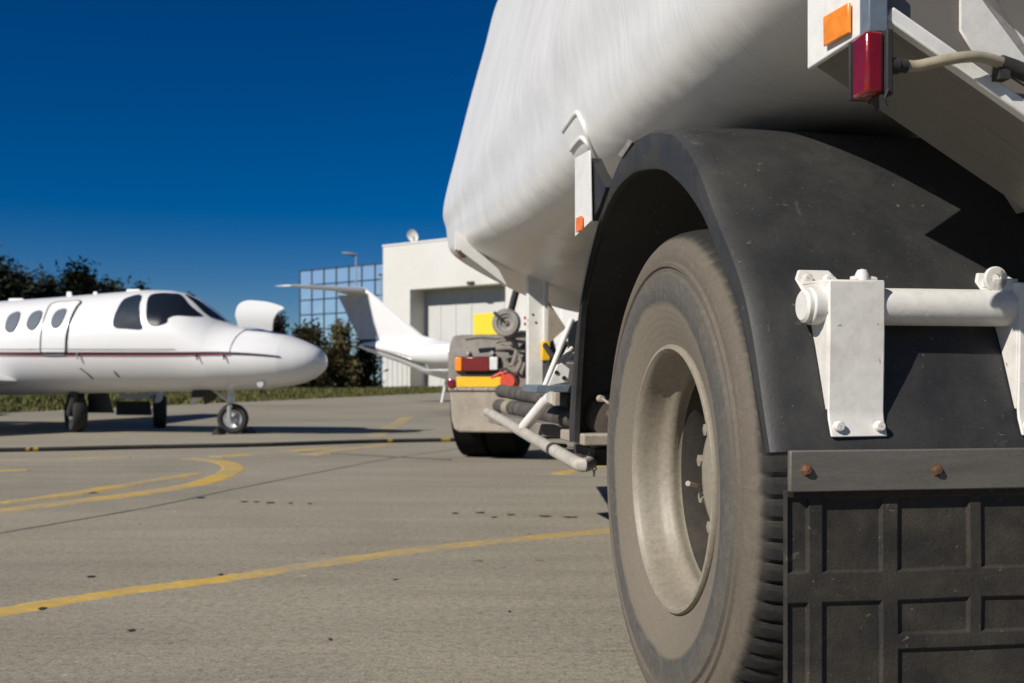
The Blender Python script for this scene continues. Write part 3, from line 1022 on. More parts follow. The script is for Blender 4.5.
# nose gear
ng = gnd(233, 434)
loc = J(((ng - TIP).dot(JU), (ng - TIP).dot(JN), 0))
gear = MB().tube([loc + Vector((.05, 0, .72)), loc + Vector((.03, 0, .42)), loc + Vector((0, .11, .36)), loc + Vector((0, .10, .215))], [.05, .045, .035, .03], 10)
gear.rod(loc + Vector((0, .11, .215)), loc + Vector((0, -.04, .215)), .03)
gear.rod(loc + Vector((.05, 0, .45)), loc + Vector((.35, 0, .66)), .025)
ngear = gear.build('nose_gear', 'alloy', jet)
wheel_unit('wheel', ngear, loc + Vector((0, 0, .215)), .215, .13, math.radians(90 + 14), .125)
for dx, dy in ((.30, .16), (.30, -.16)):
    MB().hexa([loc + Vector(q) for q in ((.24, dy, .62), (.52, dy, .62), (.52, dy + .015, .62), (.24, dy + .015, .62), (.36, dy * 1.3, .40), (.58, dy * 1.3, .38), (.58, dy * 1.3 + .015, .38), (.36, dy * 1.3 + .015, .40))][:4] [::-1] +
              [loc + Vector(q) for q in ((.40, dy * 1.3, .46), (.54, dy * 1.3, .40), (.54, dy * 1.3 + .015, .40), (.40, dy * 1.3 + .015, .46))][::-1]).build('gear_door', 'dark_steel', ngear)
# main gears
for px, py, r, Yg, lnk in ((76, 428, .27, 15.9, 0), (160, 423, .26, 17.4, 1)):
    q = at(px, py, Yg)
    q.z = 0
    loc = J(((q - TIP).dot(JU), (q - TIP).dot(JN), 0))
    mg = MB().tube([loc + Vector((-.06, .16, .78)), loc + Vector((-.08, .16, .5)), loc + Vector((0, .16, r))], [.06, .055, .05], 10)
    mg.rod(loc + Vector((0, .16, r)), loc + Vector((0, -.05, r)), .04)
    if lnk:
        mg.box(loc + Vector((.42, .02, .50)), (.52, .05, .07))
        mg.tube([loc + Vector((.16, .02, .50)), loc + Vector((.02, .02, .62)), loc + Vector((-.02, .02, .78))], .045, 10)
    g_ob = mg.build('main_gear', 'jet_white' if lnk else 'seal_and_shade', jet)  # left leg, rims and doors coloured near black, imitating shade under the wing
    wheel_unit('wheel', g_ob, loc + Vector((0, 0, r)), r, .2, math.radians(90 + (-62 if lnk else -40)), .13, 'seal_and_shade')
    if lnk:
        MB().prism([loc + Vector(k) for k in ((.14, .06, .42), (.72, .06, .42), (.72, .06, .20), (.10, .06, .20))], (0, .02, 0)).build('gear_door', 'seal_and_shade', g_ob)
    else:
        MB().prism([loc + Vector(k) for k in ((-.1, -.16, .75), (-.42, -.16, .55), (-.52, -.16, .28), (-.1, -.16, .28))], (0, .02, 0)).build('gear_door', 'seal_and_shade', g_ob)
        MB().prism([loc + Vector(k) for k in ((.22, -.14, .75), (.22, -.14, .32), (-.05, -.14, .32), (-.05, -.14, .75))], (0, .02, 0)).build('gear_door', 'seal_and_shade', g_ob)

# chocks by the nose wheel
GC = 'wheel chocks at the jet nose wheel'
for px, py, lab in ((249, 433.5, 'small dark chock ahead of the jet nose wheel'), (219, 434.5, 'small dark chock behind the jet nose wheel')):
    q = gnd(px, py)
    ch = empty('wheel_chock', (q.x, q.y, 0), rz1)
    tag(ch, lab, 'wheel chock', GC)
    MB().prism([(-.07, -.1, 0), (.07, -.1, 0), (.03, -.1, .065), (-.02, -.1, .07)], (0, .2, 0)).build('wedge', 'black_rubber', ch, bevel=.006)
    MB().tube([(0, -.08, .06), (0, -.06, .09), (0, .06, .09), (0, .08, .06)], .009, 6).build('handle', 'dark_steel', ch)

# second jet: only its tail shows
q = at(361, 350, 38)
R2 = math.radians(160)
d2 = Vector((math.cos(R2), math.sin(R2), 0))           # aft direction of the second jet
nose2 = Vector((q.x, q.y, 0)) - d2 * 12.75
jet2 = build_jet('business_jet', nose2, R2, 'distant white jet showing only its high swept tail past the truck', False)
mg = MB()
for sg in (-1, 1):
    mg.tube([(6.9, sg * 1.6, .85), (6.95, sg * 1.6, .4), (7.05, sg * 1.6, .27)], .06, 8)
    mg.lathe([(-.08, .12), (-.1, .2), (-.06, .27), (.06, .27), (.1, .2), (.08, .12)], (7.05, sg * 1.6 - .12 * sg, .27), 24, 'y')
mg.tube([(1.4, 0, .7), (1.4, 0, .22)], .05, 8).lathe([(-.06, .1), (-.08, .16), (-.04, .22), (.04, .22), (.08, .16), (.06, .1)], (1.4, .1, .22), 24, 'y')
mg.build('main_gear', 'jet_white', jet2)
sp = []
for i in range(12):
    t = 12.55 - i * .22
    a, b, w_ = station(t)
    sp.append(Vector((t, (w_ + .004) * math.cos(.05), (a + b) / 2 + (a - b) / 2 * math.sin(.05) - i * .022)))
MB().tube(sp, [.03 + .004 * i for i in range(12)], 8).build('tail_shade_band', 'stripe_and_shade', jet2)  # dark band painted on the tail in place of the engine's shade
MB().rod((9.55, -.1, .9), (9.75, -.1, -.0), .05).build('tail_stand', 'jet_white', jet2)

# ground hose across the apron
hp = [gnd(x, y, .02) for x, y in ((-80, 453.5), (0, 450.3), (90, 448.3), (180, 446.8), (270, 444.5), (360, 442), (440, 440), (520, 438.5), (600, 436))]
hp = catmull(hp, 8)
hose = MB().tube([Vector((q.x, q.y + .05 * math.sin(i * .35), .024)) for i, q in enumerate(hp)], .023, 10).build('ground_hose', 'black_rubber')
tag(hose, 'long black hose with yellow bands lying across the apron', 'hose')


def hose_band(px0, px1):
    a = [q for q in hp if px0 - 40 < CX + F * q.x / q.y < px1 + 40]
    pts = []
    for i, q in enumerate(hp):
        p_ = CX + F * q.x / q.y
        pts.append((p_, Vector((q.x, q.y + .05 * math.sin(i * .35), .024))))
    seg = []
    for k in range(5):
        x = px0 + (px1 - px0) * k / 4
        for (pa, qa), (pb, qb) in zip(pts, pts[1:]):
            if pa <= x <= pb:
                seg.append(qa.lerp(qb, (x - pa) / (pb - pa)))
                break
    o = MB().tube(seg, .0255, 10).build('band', 'band_yellow', hose)


for a, b in ((27, 31), (35, 40), (387, 392), (441, 450)):
    hose_band(a, b)

# ------------------------------------------------------------------ fuel trailer
S_C = 1.99                                      # centre line, metres right of the eye
ORG = Vector((S_C, 2.378, 0))                    # trailer origin in its own frame


def t2w(v):
    return Vector((v[0] * RX - v[1] * RY, v[0] * RY + v[1] * RX, v[2]))


o_w = t2w(ORG)
trailer = empty('fuel_trailer', o_w, ALPHA)
tag(trailer, 'big silver white tank trailer with black mudguard and dusty wheel', 'tank trailer')


def tp(mb, name, mat, parent=trailer, pivot=None, **kw):
    """part given in (s, d, z) survey coordinates"""
    pv = Vector(pivot) if pivot is not None else ORG
    return mb.build(name, mat, parent, origin=pv, loc=(pv - ORG) if parent is trailer else (0, 0, 0), **kw)


def tsub(mb, name, mat, parent, **kw):
    """sub-part of a part whose pivot is the trailer origin"""
    return mb.build(name, mat, parent, origin=ORG, loc=(0, 0, 0), **kw)


# --- tank barrel
D_F = 7.2
half = [tr(x, y, d=D_F) for x, y in ((443, 215), (446, 194), (456, 155), (470, 100), (484, 50), (498, 0))]
half = [(q.x, q.z) for q in half]
left_up = half + [(1.24, 3.52), (1.50, 3.70), (1.99, 3.78)]
left_dn = [(.738, 1.74), (.762, 1.63), (.85, 1.525), (1.08, 1.40), (1.35, 1.285), (1.62, 1.21), (1.99, 1.18)]
left_rear = [(.740, 1.68), (.752, 1.55), (.800, 1.455), (.905, 1.388), (1.10, 1.352), (1.36, 1.335), (1.62, 1.235), (1.99, 1.18)]
left_front = [(.740, 1.75), (.748, 1.68), (.770, 1.60), (.86, 1.525), (1.08, 1.405), (1.35, 1.285), (1.62, 1.21), (1.99, 1.18)]


def section(dn):
    lp = [(s, z) for s, z in left_up] + [(3.98 - s, z) for s, z in left_up[::-1][1:]] + [(3.98 - s, z) for s, z in dn] + dn[:-1][::-1]
    return catmull([Vector((s, 0, z)) for s, z in lp], 8, True)


loop, loop_front = section(left_rear), section(left_front)
cz = 2.35


def ring(d, k=1.0):
    t = min(1, max(0, (d - 4.2) / (D_F - 4.2)))
    t = t * t * (3 - 2 * t)
    lp = [a.lerp(b, t) for a, b in zip(loop, loop_front)]
    return [Vector((S_C + (q.x - S_C) * k, d, cz + (q.z - cz) * k)) for q in lp]


rings = [ring(1.40, .4), ring(1.46, .8), ring(1.52, .97)] + [ring(1.57 + (D_F - 1.57) * i / 40) for i in range(41)]
rings += [ring(D_F + .42 * math.sin(a), .25 + .75 * math.cos(a)) for a in [math.radians(x) for x in (14, 28, 45, 60, 75, 90)]]
tank = tp(MB().loft(rings), 'tank', 'tank_skin', smooth=60)


def tank_hit(px, py):
    """where a sight line meets the barrel (section is constant along d)"""
    a = (px - CX) / F
    rs, rd, c = a * RX + RY, -a * RY + RX, (HZ - py) / F
    best = None
    for p0, p1 in zip(loop, loop[1:] + loop[:1]):
        # lam*rs = s, H + c*lam = z
        ds, dz = p1.x - p0.x, p1.z - p0.z
        den = rs * dz - c * ds
        if abs(den) < 1e-9:
            continue
        lam = (p0.x * dz - (p0.z - H) * ds) / den
        k = ((lam * rs - p0.x) * ds + (H + c * lam - p0.z) * dz) / (ds * ds + dz * dz)
        if 0 <= k <= 1 and lam > 0.3 and (best is None or lam < best):
            best = lam
    return Vector((best * rs, best * rd, H + c * best)) if best else None


for pts in ([(563, 131), (570, 121), (577, 113), (582, 121), (588, 136), (596, 156), (604, 172), (609, 182)], [(571, 150), (577, 142), (582, 138), (587, 143), (591, 152), (595, 160)]):
    path = [tank_hit(*q) for q in pts]
    path = catmull(path, 4)
    tp(MB().tube(path, .008, 8), 'weld_strap', 'tank_skin')
# front ledge under the barrel nose: folded plate with a dark gap above it
def seg_box(a, b, d0, d1, th, back=False):
    a, b = Vector((a[0], 0, a[1])), Vector((b[0], 0, b[1]))
    n = Vector((-(b.z - a.z), 0, b.x - a.x)).normalized() * th
    c = [a, b, b + n, a + n]
    return MB().hexa([Vector((q.x, d0, q.z)) for q in c] + [Vector((q.x, d1, q.z)) for q in c])


D_G = 6.40
ld = [tr(x, y, d=D_G) for x, y in ((456, 230), (456, 249), (462, 252), (507, 285.5), (499, 270), (478, 249))]
tp(MB().prism(ld, (0, .10, 0)), 'front_ledge', 'white_paint')
lip = MB()
lip.rod(tr(459, 249, d=6.38) + Vector((0, 0, -.01)), tr(462, 258, d=6.38), .012, 8)
lip.rod(tr(459, 252, d=6.38), tr(466, 257, d=6.38), .01, 8)
tp(lip, 'ledge_hook', 'rust')

# --- mudguard
S_L = 0.720
outer = [(567.5, 441), (568, 409), (575, 325), (587, 255), (605.6, 189), (624, 147), (641, 133), (652.5, 128.3), (664, 129), (676, 134), (695, 161), (713, 208), (737, 269), (751, 325), (765, 419), (770, 452)]
inner = [(573.5, 441), (574, 409), (581, 301.6), (592, 245), (610, 198), (629, 175), (648, 169), (660, 170), (668, 174), (685, 191), (704, 222), (723, 273), (741.6, 325), (755, 400), (759, 425), (763, 452)]
oc = catmull([tr(x, y, s=S_L) for x, y in outer], 6)
ic = catmull([tr(x, y, s=S_L) for x, y in inner], 6)
S_R = 1.36


def mudguard(mirror):
    def mm(q):
        return Vector((2 * S_C - q.x, q.y, q.z)) if mirror else q
    mb = MB()
    rows = []
    cc = Vector((0, 2.45, .55))
    for o, i in zip(oc, ic):
        nrm = Vector((0, o.y - cc.y, o.z - cc.z)).normalized()
        rows.append([mm(Vector((S_L + .02, i.y, i.z))), mm(Vector((S_L + .004, i.y, i.z))), mm(Vector((S_L, i.y, i.z)) + nrm * .006), mm(Vector((S_L, o.y, o.z)) - nrm * .03),
                     mm(Vector((S_L + .004, o.y, o.z)) - nrm * .010), mm(Vector((S_L + .016, o.y, o.z)) - nrm * .002), mm(Vector((S_L + .04, o.y, o.z)) + nrm * .0),
                     mm(Vector((S_L + .2, o.y, o.z)) + nrm * .006), mm(Vector((S_R, o.y, o.z)) + nrm * .0), mm(Vector((S_R, o.y, o.z)) - nrm * .03),
                     mm(Vector((S_L + .05, o.y, o.z)) - nrm * .03), mm(Vector((S_L + .02, o.y, o.z)) - nrm * .034)])
    mb.loft(rows)
    return tp(mb, 'mudguard', 'dusty_plastic', smooth=40)


guard = mudguard(False)
mudguard(True)
# little maker's plate on the lip
la = [tr(618, 155, s=S_L - .004), tr(622, 157, s=S_L - .004), tr(632, 142, s=S_L - .004), tr(628.5, 139.5, s=S_L - .004)]
tsub(MB().prism(la, (.003, 0, 0)), 'rating_plate', 'grey_cast', guard)

# --- wheels
S_W, D_W, Z_W, R_T = 0.745, 2.378, 0.537, 0.553


def tyre_mesh(s0, flip, lugs=88):
    n = lugs * 4
    prof = [(.030, .285), (.008, .300), (-.004, .328), (-.016, .365), (-.024, .40), (-.026, .43), (-.022, .455), (-.016, .460), (-.016, .468), (-.021, .472), (-.021, .480), (-.015, .484), (-.016, .494), (-.012, .512), (-.004, .528), (.008, .540),
            (.024, .547), (.050, .553), (.075, .556), (.085, .5535), (.088, .540), (.100, .540), (.103, .554), (.15, .555), (.153, .541), (.163, .541), (.166, .554),
            (.214, .5535), (.217, .540), (.229, .540), (.232, .5535), (.27, .552), (.30, .534), (.32, .49), (.322, .42), (.31, .35), (.29, .31), (.27, .296)]
    rings = []
    for o, r in prof:
        ring_ = []
        for k in range(n):
            rr = r
            ph = k % 4
            if ph == 3 and r > .530:
                if o < .075 or o > .24:
                    rr = r - (.009 if r > .545 else .005)
            t = 2 * math.pi * (k + (0.0 if o < .1 else .8)) / n
            ring_.append(Vector(((-o if flip else o), rr * math.cos(t), rr * math.sin(t))))
        rings.append(ring_)
    return MB().loft(rings, True, False)


def rim_mesh(flip):
    g = -1 if flip else 1
    prof = [(.030, .2965), (.012, .311), (.003, .3125), (-.003, .309), (-.004, .302), (.002, .296), (.010, .291), (.028, .2885), (.055, .283), (.066, .279), (.074, .270), (.083, .263), (.094, .262),
            (.103, .266), (.112, .2655), (.128, .258), (.17, .256), (.235, .255), (.262, .250), (.268, .238), (.255, .226), (.19, .216), (.174, .209),
            (.161, .203), (.157, .192), (.155, .172), (.155, .146), (.155, .143), (.130, .139), (.120, .128), (.116, .105), (.116, .001)]
    mb = MB()
    mb.lathe([(g * o, r * .962) for o, r in prof], (0, 0, 0), 96)
    back = [(.24, .256), (.25, .264), (.27, .285), (.285, .309), (.29, .312)]
    mb.lathe([(g * o, r) for o, r in back], (0, 0, 0), 64)
    for k in range(10):
        a = 2 * math.pi * k / 10 + .2
        c = (0, .140 * math.cos(a), .140 * math.sin(a))
        mb.lathe([(g * .157, .022), (g * .139, .022), (g * .137, .016), (g * .117, .015), (g * .115, .001)], c, 6)
    return mb


def wheel(cx_, flip, dual):
    piv = Vector((cx_, D_W, Z_W))
    ty = tyre_mesh(0, flip).build('tyre', 'tyre', trailer, loc=piv - ORG, smooth=30)
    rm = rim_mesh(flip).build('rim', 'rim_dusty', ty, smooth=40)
    rm.data.materials.append(M['rim_shade'])
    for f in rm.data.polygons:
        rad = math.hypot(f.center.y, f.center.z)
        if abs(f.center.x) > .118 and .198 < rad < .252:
            f.material_index = 1  # deep groove faces take a near-black coat imitating the shade inside the rim
    return ty, rm


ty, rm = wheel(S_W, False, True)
# valve
va = Vector((.145, .168, -.01))
# valve stands out of the disc on the side away from the camera
vd = [tr(704, 489, s=S_W + .152) - Vector((S_W, D_W, Z_W)), tr(699, 486.5, s=S_W + .12) - Vector((S_W, D_W, Z_W)), tr(690, 484, s=S_W + .085) - Vector((S_W, D_W, Z_W))]
MB().tube(vd, [.0055, .0055, .0055], 8).tube([vd[2], vd[2] + (vd[2] - vd[1]).normalized() * .012], .0065, 10).build('valve', 'dust_beige', rm)
MB().rod(vd[0], vd[0] + (vd[1] - vd[0]) * .45, .009, 10).build('valve_base', 'black_rubber', rm)
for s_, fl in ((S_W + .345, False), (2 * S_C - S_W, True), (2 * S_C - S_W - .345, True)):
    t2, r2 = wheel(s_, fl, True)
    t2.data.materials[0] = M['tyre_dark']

# --- running gear and chassis
ch = MB()
for s_ in (1.55, 2.43):
    ch.box((s_, 4.2, 1.0), (.08, 5.6, .26))
for d in (1.6, 3.2, 4.9, 6.6):
    ch.box((S_C, d, 1.03), (.80, .08, .18))
for d in (1.9, 6.6):                                      # saddles up to the barrel
    for s_ in (1.75, 2.23):
        ch.box((s_, d, 1.17), (.14, .12, .10))
tp(ch, 'chassis', 'dark_steel', bevel=.005)
ax = MB().rod((1.05, D_W, Z_W), (2.93, D_W, Z_W), .065, 20)
for s_ in (1.45, 2.53):
    ax.box((s_, D_W, Z_W + .17), (.09, .9, .09))
    ax.box((s_, D_W + .5, .78), (.1, .12, .4))
    ax.box((s_, D_W - .5, .78), (.1, .12, .4))
tp(ax, 'axle', 'dark_steel', bevel=.004)
q = tr(606, 414, s=.84)
bc = MB().lathe([(-.06, .001), (-.06, .03), (-.05, .065), (-.03, .078), (.0, .080), (.004, .087), (.016, .087), (.02, .080), (.05, .070), (.05, .001)], q, 28, 'y')
bc.rod(q + Vector((0, -.11, 0)), q + Vector((0, -.06, 0)), .018, 8)
tp(bc, 'brake_chamber', 'grime')
q = tr(599, 398.5, s=.775)
tp(MB().lathe([(-.02, .001), (-.02, .009), (.01, .011), (.02, .001)], q + Vector((0, -.02, 0)), 12, 'y').rod(q + Vector((0, -.04, 0)), tr(604, 403, s=.775) + Vector((0, -.06, 0)), .004, 8), 'air_fitting', 'dust_beige')

# beige step plate at the front foot of the mudguard
a, b = tr(566, 430, s=.745), tr(566, 441, s=.745)
z1, z0 = a.z, b.z
tp(MB().box((1.02, a.y - .10, (z0 + z1) / 2), (.56, .34, z1 - z0)), 'step_plate', 'dust_beige', bevel=.006)
tp(MB().box((1.0, a.y - .02, (z0 + z1) / 2 - .06), (.4, .3, .05)).box((1.1, a.y + .2, z0 - .1), (.06, .06, .2)), 'step_bracket', 'dark_steel')

# --- rear mud flap
D_FL = 1.715


def fl(px, py):
    return tr(px, py, d=D_FL)


xb = [787.5, 808, 823, 882, 899, 969, 982, 1052, 1066, 1140]
yb = [489.5, 498, 572, 603, 637, 653, 745]
recess = set()
for c_ in (0, 2, 4, 6, 8):
    recess.add((c_, 1))
    recess.add((c_, 3))
for c_ in (0, 2):
    recess.add((c_, 4))
    recess.add((c_, 5))
for c_ in (4, 5, 6, 7, 8):
    recess.add((c_, 5))
S = [fl(x, 560).x for x in xb]
Z = [fl(830, y).z for y in yb]
mb = MB()
DEP = .0065
nc, nr = len(S) - 1, len(Z) - 1


def corner(i, j, dd):
    wob = .0016 * mnoise.noise(Vector((S[i] * 7, Z[j] * 7, 3)))
    return Vector((S[i] + wob, D_FL + dd, Z[j] + wob))


lvl = lambda i, j: (DEP if (i, j) in recess else 0.0)
for i in range(nc):
    for j in range(nr):
        d_ = lvl(i, j)
        inset = .0035 if d_ else 0
        c4 = [corner(i, j, 0), corner(i + 1, j, 0), corner(i + 1, j + 1, 0), corner(i, j + 1, 0)]
        mb.add([q + Vector((0, d_, 0)) for q in c4], [(0, 1, 2, 3)])
        if d_:
            for (di, dj), e in (((0, -1), (0, 1)), ((1, 0), (1, 2)), ((0, 1), (2, 3)), ((-1, 0), (3, 0))):
                ni, nj = i + di, j + dj
                if 0 <= ni < nc and 0 <= nj < nr and lvl(ni, nj) == 0:
                    p0, p1 = c4[e[0]], c4[e[1]]
                    mb.add([p0, p1, p1 + Vector((0, d_, 0)), p0 + Vector((0, d_, 0))], [(0, 1, 2, 3)])
bk = [Vector((S[0], D_FL + .02, Z[0])), Vector((S[-1], D_FL + .02, Z[0])), Vector((S[-1], D_FL + .02, Z[-1])), Vector((S[0], D_FL + .02, Z[-1]))]
mb.add(bk, [(0, 1, 2, 3)])
mb.add([Vector((S[0], D_FL, Z[0])), Vector((S[0], D_FL, Z[-1])), bk[3], bk[0]], [(0, 1, 2, 3)])
mb.add([Vector((S[0], D_FL, Z[-1])), Vector((S[-1], D_FL, Z[-1])), bk[2], bk[3]], [(0, 1, 2, 3)])
flap = tp(mb, 'mud_flap', 'flap_rubber', smooth=0)
bm = bmesh.new()
bm.from_mesh(flap.data)
bmesh.ops.remove_doubles(bm, verts=bm.verts, dist=.0001)
bmesh.ops.recalc_face_normals(bm, faces=bm.faces)
bm.to_mesh(flap.data)
bm.free()
bv = flap.modifiers.new('edge', 'BEVEL')
bv.width, bv.segments, bv.limit_method = .003, 3, 'ANGLE'
zt_, zb_ = fl(830, 449.5).z, fl(830, 490.5).z
bar = tp(MB().box(((S[0] + S[-1]) / 2 - .001, D_FL - .012, (zt_ + zb_) / 2), (S[-1] - S[0] + .004, .012, zt_ - zb_)), 'flap_bar', 'bar_steel', bevel=.0025)
for px in (802, 931, 1062):
    q = fl(px, 469.5)
    q.y = D_FL - .018
    mb = MB().lathe([(-.008, .001), (-.0075, .006), (-.005, .0085), (-.001, .0088), (0, .0118), (.002, .0118)], q, 6, 'y')
    tsub(mb, 'bolt', 'rust', bar, smooth=0)
# backing bracket behind the bar up to the guard
tp(MB().box((1.08, D_FL + .012, (zt_ + zb_) / 2), (.66, .022, .05)), 'flap_backing', 'dark_steel')

# --- rear brackets and tube
def guard_d(z):
    """d of the guard's rear skin at height z"""
    best = None
    for p0, p1 in zip(oc, oc[1:]):
        if p0.y < 2.3 and min(p0.z, p1.z) <= z <= max(p0.z, p1.z):
            k = (z - p0.z) / (p1.z - p0.z)
            best = p0.y + (p1.y - p0.y) * k
    return best if best else D_FL


D_T = guard_d(.885) - .058
zT = tr(900, 307, d=D_T).z
s_l, s_r = tr(829, 300, d=D_T - .035).x, tr(885, 300, d=D_T - .035).x


def bracket(ds):
    zb0, ztp = tr(850, 437, d=guard_d(.66) - .01).z, zT + .042
    zmid = zb0 + .045
    dq = lambda z: guard_d(z) - .004
    fr_ = D_T - .036
    sl, sr = s_l + ds, s_r + ds
    mb = MB()
    th = .006
    # front plate: vertical at the tube then raking in to the guard, ending in a flat tab
    prof = [(fr_, ztp), (fr_, zT - .05), (dq(zmid) - .012, zmid), (dq(zb0 + .03) - .008, zb0 + .03), (dq(zb0) - .008, zb0)]
    ringsF = []
    for (d_, z_) in prof:
        ringsF.append([Vector((sl, d_, z_)), Vector((sr, d_, z_)), Vector((sr, d_ + th, z_)), Vector((sl, d_ + th, z_))])
    mb.loft(ringsF)
    # two cheeks
    for s0 in (sl, sr - th):
        ol = [(fr_ + th + .001, ztp - .001), (fr_ + th + .001, zT - .05), (dq(zmid) - .012 + th + .001, zmid)] + [(dq(zmid + (ztp - zmid) * k / 6), zmid + (ztp - zmid) * k / 6) for k in range(0, 7)]
        mb.prism([Vector((s0, a_, b_)) for a_, b_ in ol], (th, 0, 0))
    # top plate bent over on to the guard with its two bolts
    mb.hexa([Vector(q_) for q_ in ((sl, fr_ + .001, ztp - .006), (sr, fr_ + .001, ztp - .006), (sr, dq(ztp), ztp + .0), (sl, dq(ztp), ztp + .0),
                                  (sl, fr_ + .001, ztp + .001), (sr, fr_ + .001, ztp + .001), (sr, dq(ztp), ztp + .007), (sl, dq(ztp), ztp + .007))])
    zz0, zz1 = ztp - .03, ztp + .030
    n_ = [Vector((a_, dq(b_) - .008, b_)) for a_, b_ in ((sl + .004, zz0), (sl + .078, zz0), (sl + .078, zz1 - .025), (sl + .062, zz1), (sl + .004, zz1), (sl - .008, zz1 - .018))]
    mb.prism(n_, (0, .008, 0))
    ob = tp(mb, 'tube_bracket', 'old_white', bevel=.003)
    for sx in (sl + .014, sr - .014):
        tsub(MB().lathe([(-.012, .001), (-.012, .007), (-.008, .0095), (0, .0095)], (sx, dq(zb0 + .018) - .008, zb0 + .018), 12, 'y'), 'bolt', 'old_white', ob)
    for sx in (sl + .012, sl + .052):
        tsub(MB().lathe([(-.012, .001), (-.012, .007), (-.008, .0095), (0, .0095)], (sx, dq(zz1 - .018) - .008, zz1 - .018), 12, 'y'), 'bolt', 'old_white', ob)
    return ob, dq, sl, sr, ztp


br, dq, sl, sr, ztp = bracket(0)
br2, _, sl2, sr2, _ = bracket(.352)
rT = .0325
tubeob = tp(MB().rod((sl - .022, D_T, zT), (sl2 + .12, D_T, zT), rT, 32), 'support_tube', 'old_white', bevel=.003)
cap = MB().lathe([(-.012, .001), (-.012, .024), (-.008, .029), (.004, .029), (.008, .026)], (sl - .022, D_T, zT), 28, 'x')
tsub(cap, 'end_cap', 'old_white', tubeob)
# clamp stud on top of the first bracket, lashing eye on the second
mb = MB().lathe([(0, .011), (.012, .012), (.02, .008), (.022, .001)], (sr - .03, D_T - .012, ztp), 12, 'z')
mb.tube([(sr - .05, D_T - .01, ztp + .003), (sr - .03, D_T - .015, ztp + .006), (sr - .005, D_T - .01, ztp + .003)], .006, 8)
tp(mb, 'clamp_stud', 'old_white')
q = tr(998, 279, d=D_T - .01)
eye = MB().lathe([(-.004, .009), (-.004, .022), (.004, .022), (.004, .009), (-.004, .009)], (q.x - .005, q.y, q.z), 24, 'y')
eye.box((q.x + .012, q.y, q.z - .014), (.05, .008, .03))
tp(eye, 'lashing_eye', 'old_white', bevel=.002)

# --- rear cabinet with its lamp
D_N, D_C = 1.535, 1.785
s_c, z_c = tr(807, 70, d=D_C).x, tr(807, 70, d=D_C).z
sl_b = -.60
mb = MB()
a_, b_, c_ = (s_c, z_c), (1.30, z_c + sl_b * (1.30 - s_c)), (S_C, z_c + sl_b * (1.30 - s_c) - .03)
top = 2.1
poly = [(s_c, top), a_, b_, c_, (S_C, top)]
mb.prism([Vector((s, D_N, z)) for s, z in [(s_c + .012, top), (s_c + .012, a_[1] - sl_b * -.012 * 0 + .004), (b_[0], b_[1] + .012), (c_[0], c_[1] + .012), (S_C, top)]], (0, D_C - D_N - .01, 0))
tp(mb, 'cabinet', 'cabinet_shaded', smooth=0)
tp(MB().box((s_c + .005, (D_N + D_C) / 2, (top + z_c) / 2), (.010, D_C - D_N, top - z_c)), 'cabinet_side', 'white_paint', bevel=.003)
lp = MB()
n0 = Vector((-sl_b, 0, 1)).normalized()
p0, p1 = Vector((s_c + .0, D_N - .004, z_c + .0)), Vector((1.30, D_N - .004, z_c + sl_b * (1.30 - s_c)))
lp.hexa([p0, p1, p1 + Vector((0, -.02, 0)), p0 + Vector((0, -.02, 0)), p0 + n0 * .022, p1 + n0 * .022, p1 + n0 * .022 + Vector((0, -.02, 0)), p0 + n0 * .022 + Vector((0, -.02, 0))])
tp(lp, 'cabinet_lip', 'white_paint', bevel=.003)
lp = MB().prism([tr(x, y, d=D_N - .006) for x, y in ((960, -60), (960, 30), (972, 50), (1060, 106), (1060, 70), (986, 0), (940, -60))], (0, .005, 0))
tp(lp, 'cabinet_brace', 'old_white', bevel=.003)
# amber reflector on the side
am = [tr(826, 17, s=s_c - .003), tr(851.5, 2.5, s=s_c - .003), tr(851.5, 33, s=s_c - .003), tr(826.5, 47, s=s_c - .003)]
tp(MB().prism(am, (-.006, 0, 0)), 'side_reflector', 'amber', bevel=.002)
# red lamp hanging at the rear corner
DL = 1.52
l0, l1 = tr(868, 29, d=DL - .03), tr(893, 94, d=DL - .03)
la0, la1 = l0.x - .002, l1.x - .012
ht = l0.z - l1.z
lampo = tp(MB().box(((la0 + la1) / 2, DL - .005, (l0.z + l1.z) / 2), (la1 - la0, .046, ht)), 'marker_lamp', 'red_lens', bevel=.006)
tsub(MB().box(((la1) + .006, DL - .003, (l0.z + l1.z) / 2), (.010, .06, ht + .004)).box(((la0 + la1) / 2, DL + .026, (l0.z + l1.z) / 2), (la1 - la0, .005, ht - .004)), 'lamp_back', 'black_rubber', lampo, bevel=.002)
tsub(MB().prism([Vector((la0 + .022, DL - .03, l1.z - .001)), Vector((la1, DL - .03, l1.z - .001)), Vector((la0 + .03, DL - .03, l1.z - .02))], (0, .03, 0))
     .tube([(la0 + .03, DL - .032, l1.z - .019), (la1 - .004, DL - .036, l1.z - .008), (la1 + .002, DL - .036, l1.z + .006)], .0018, 6), 'lamp_clip', 'black_rubber', lampo)
tsub(MB().box(((la0 + la1) / 2 + .012, DL, l0.z + .05), (.030, .03, .096)).box((la1 + .004, DL, l0.z + .06), (.02, .02, .016)), 'lamp_hanger', 'blue_steel', lampo, bevel=.002)
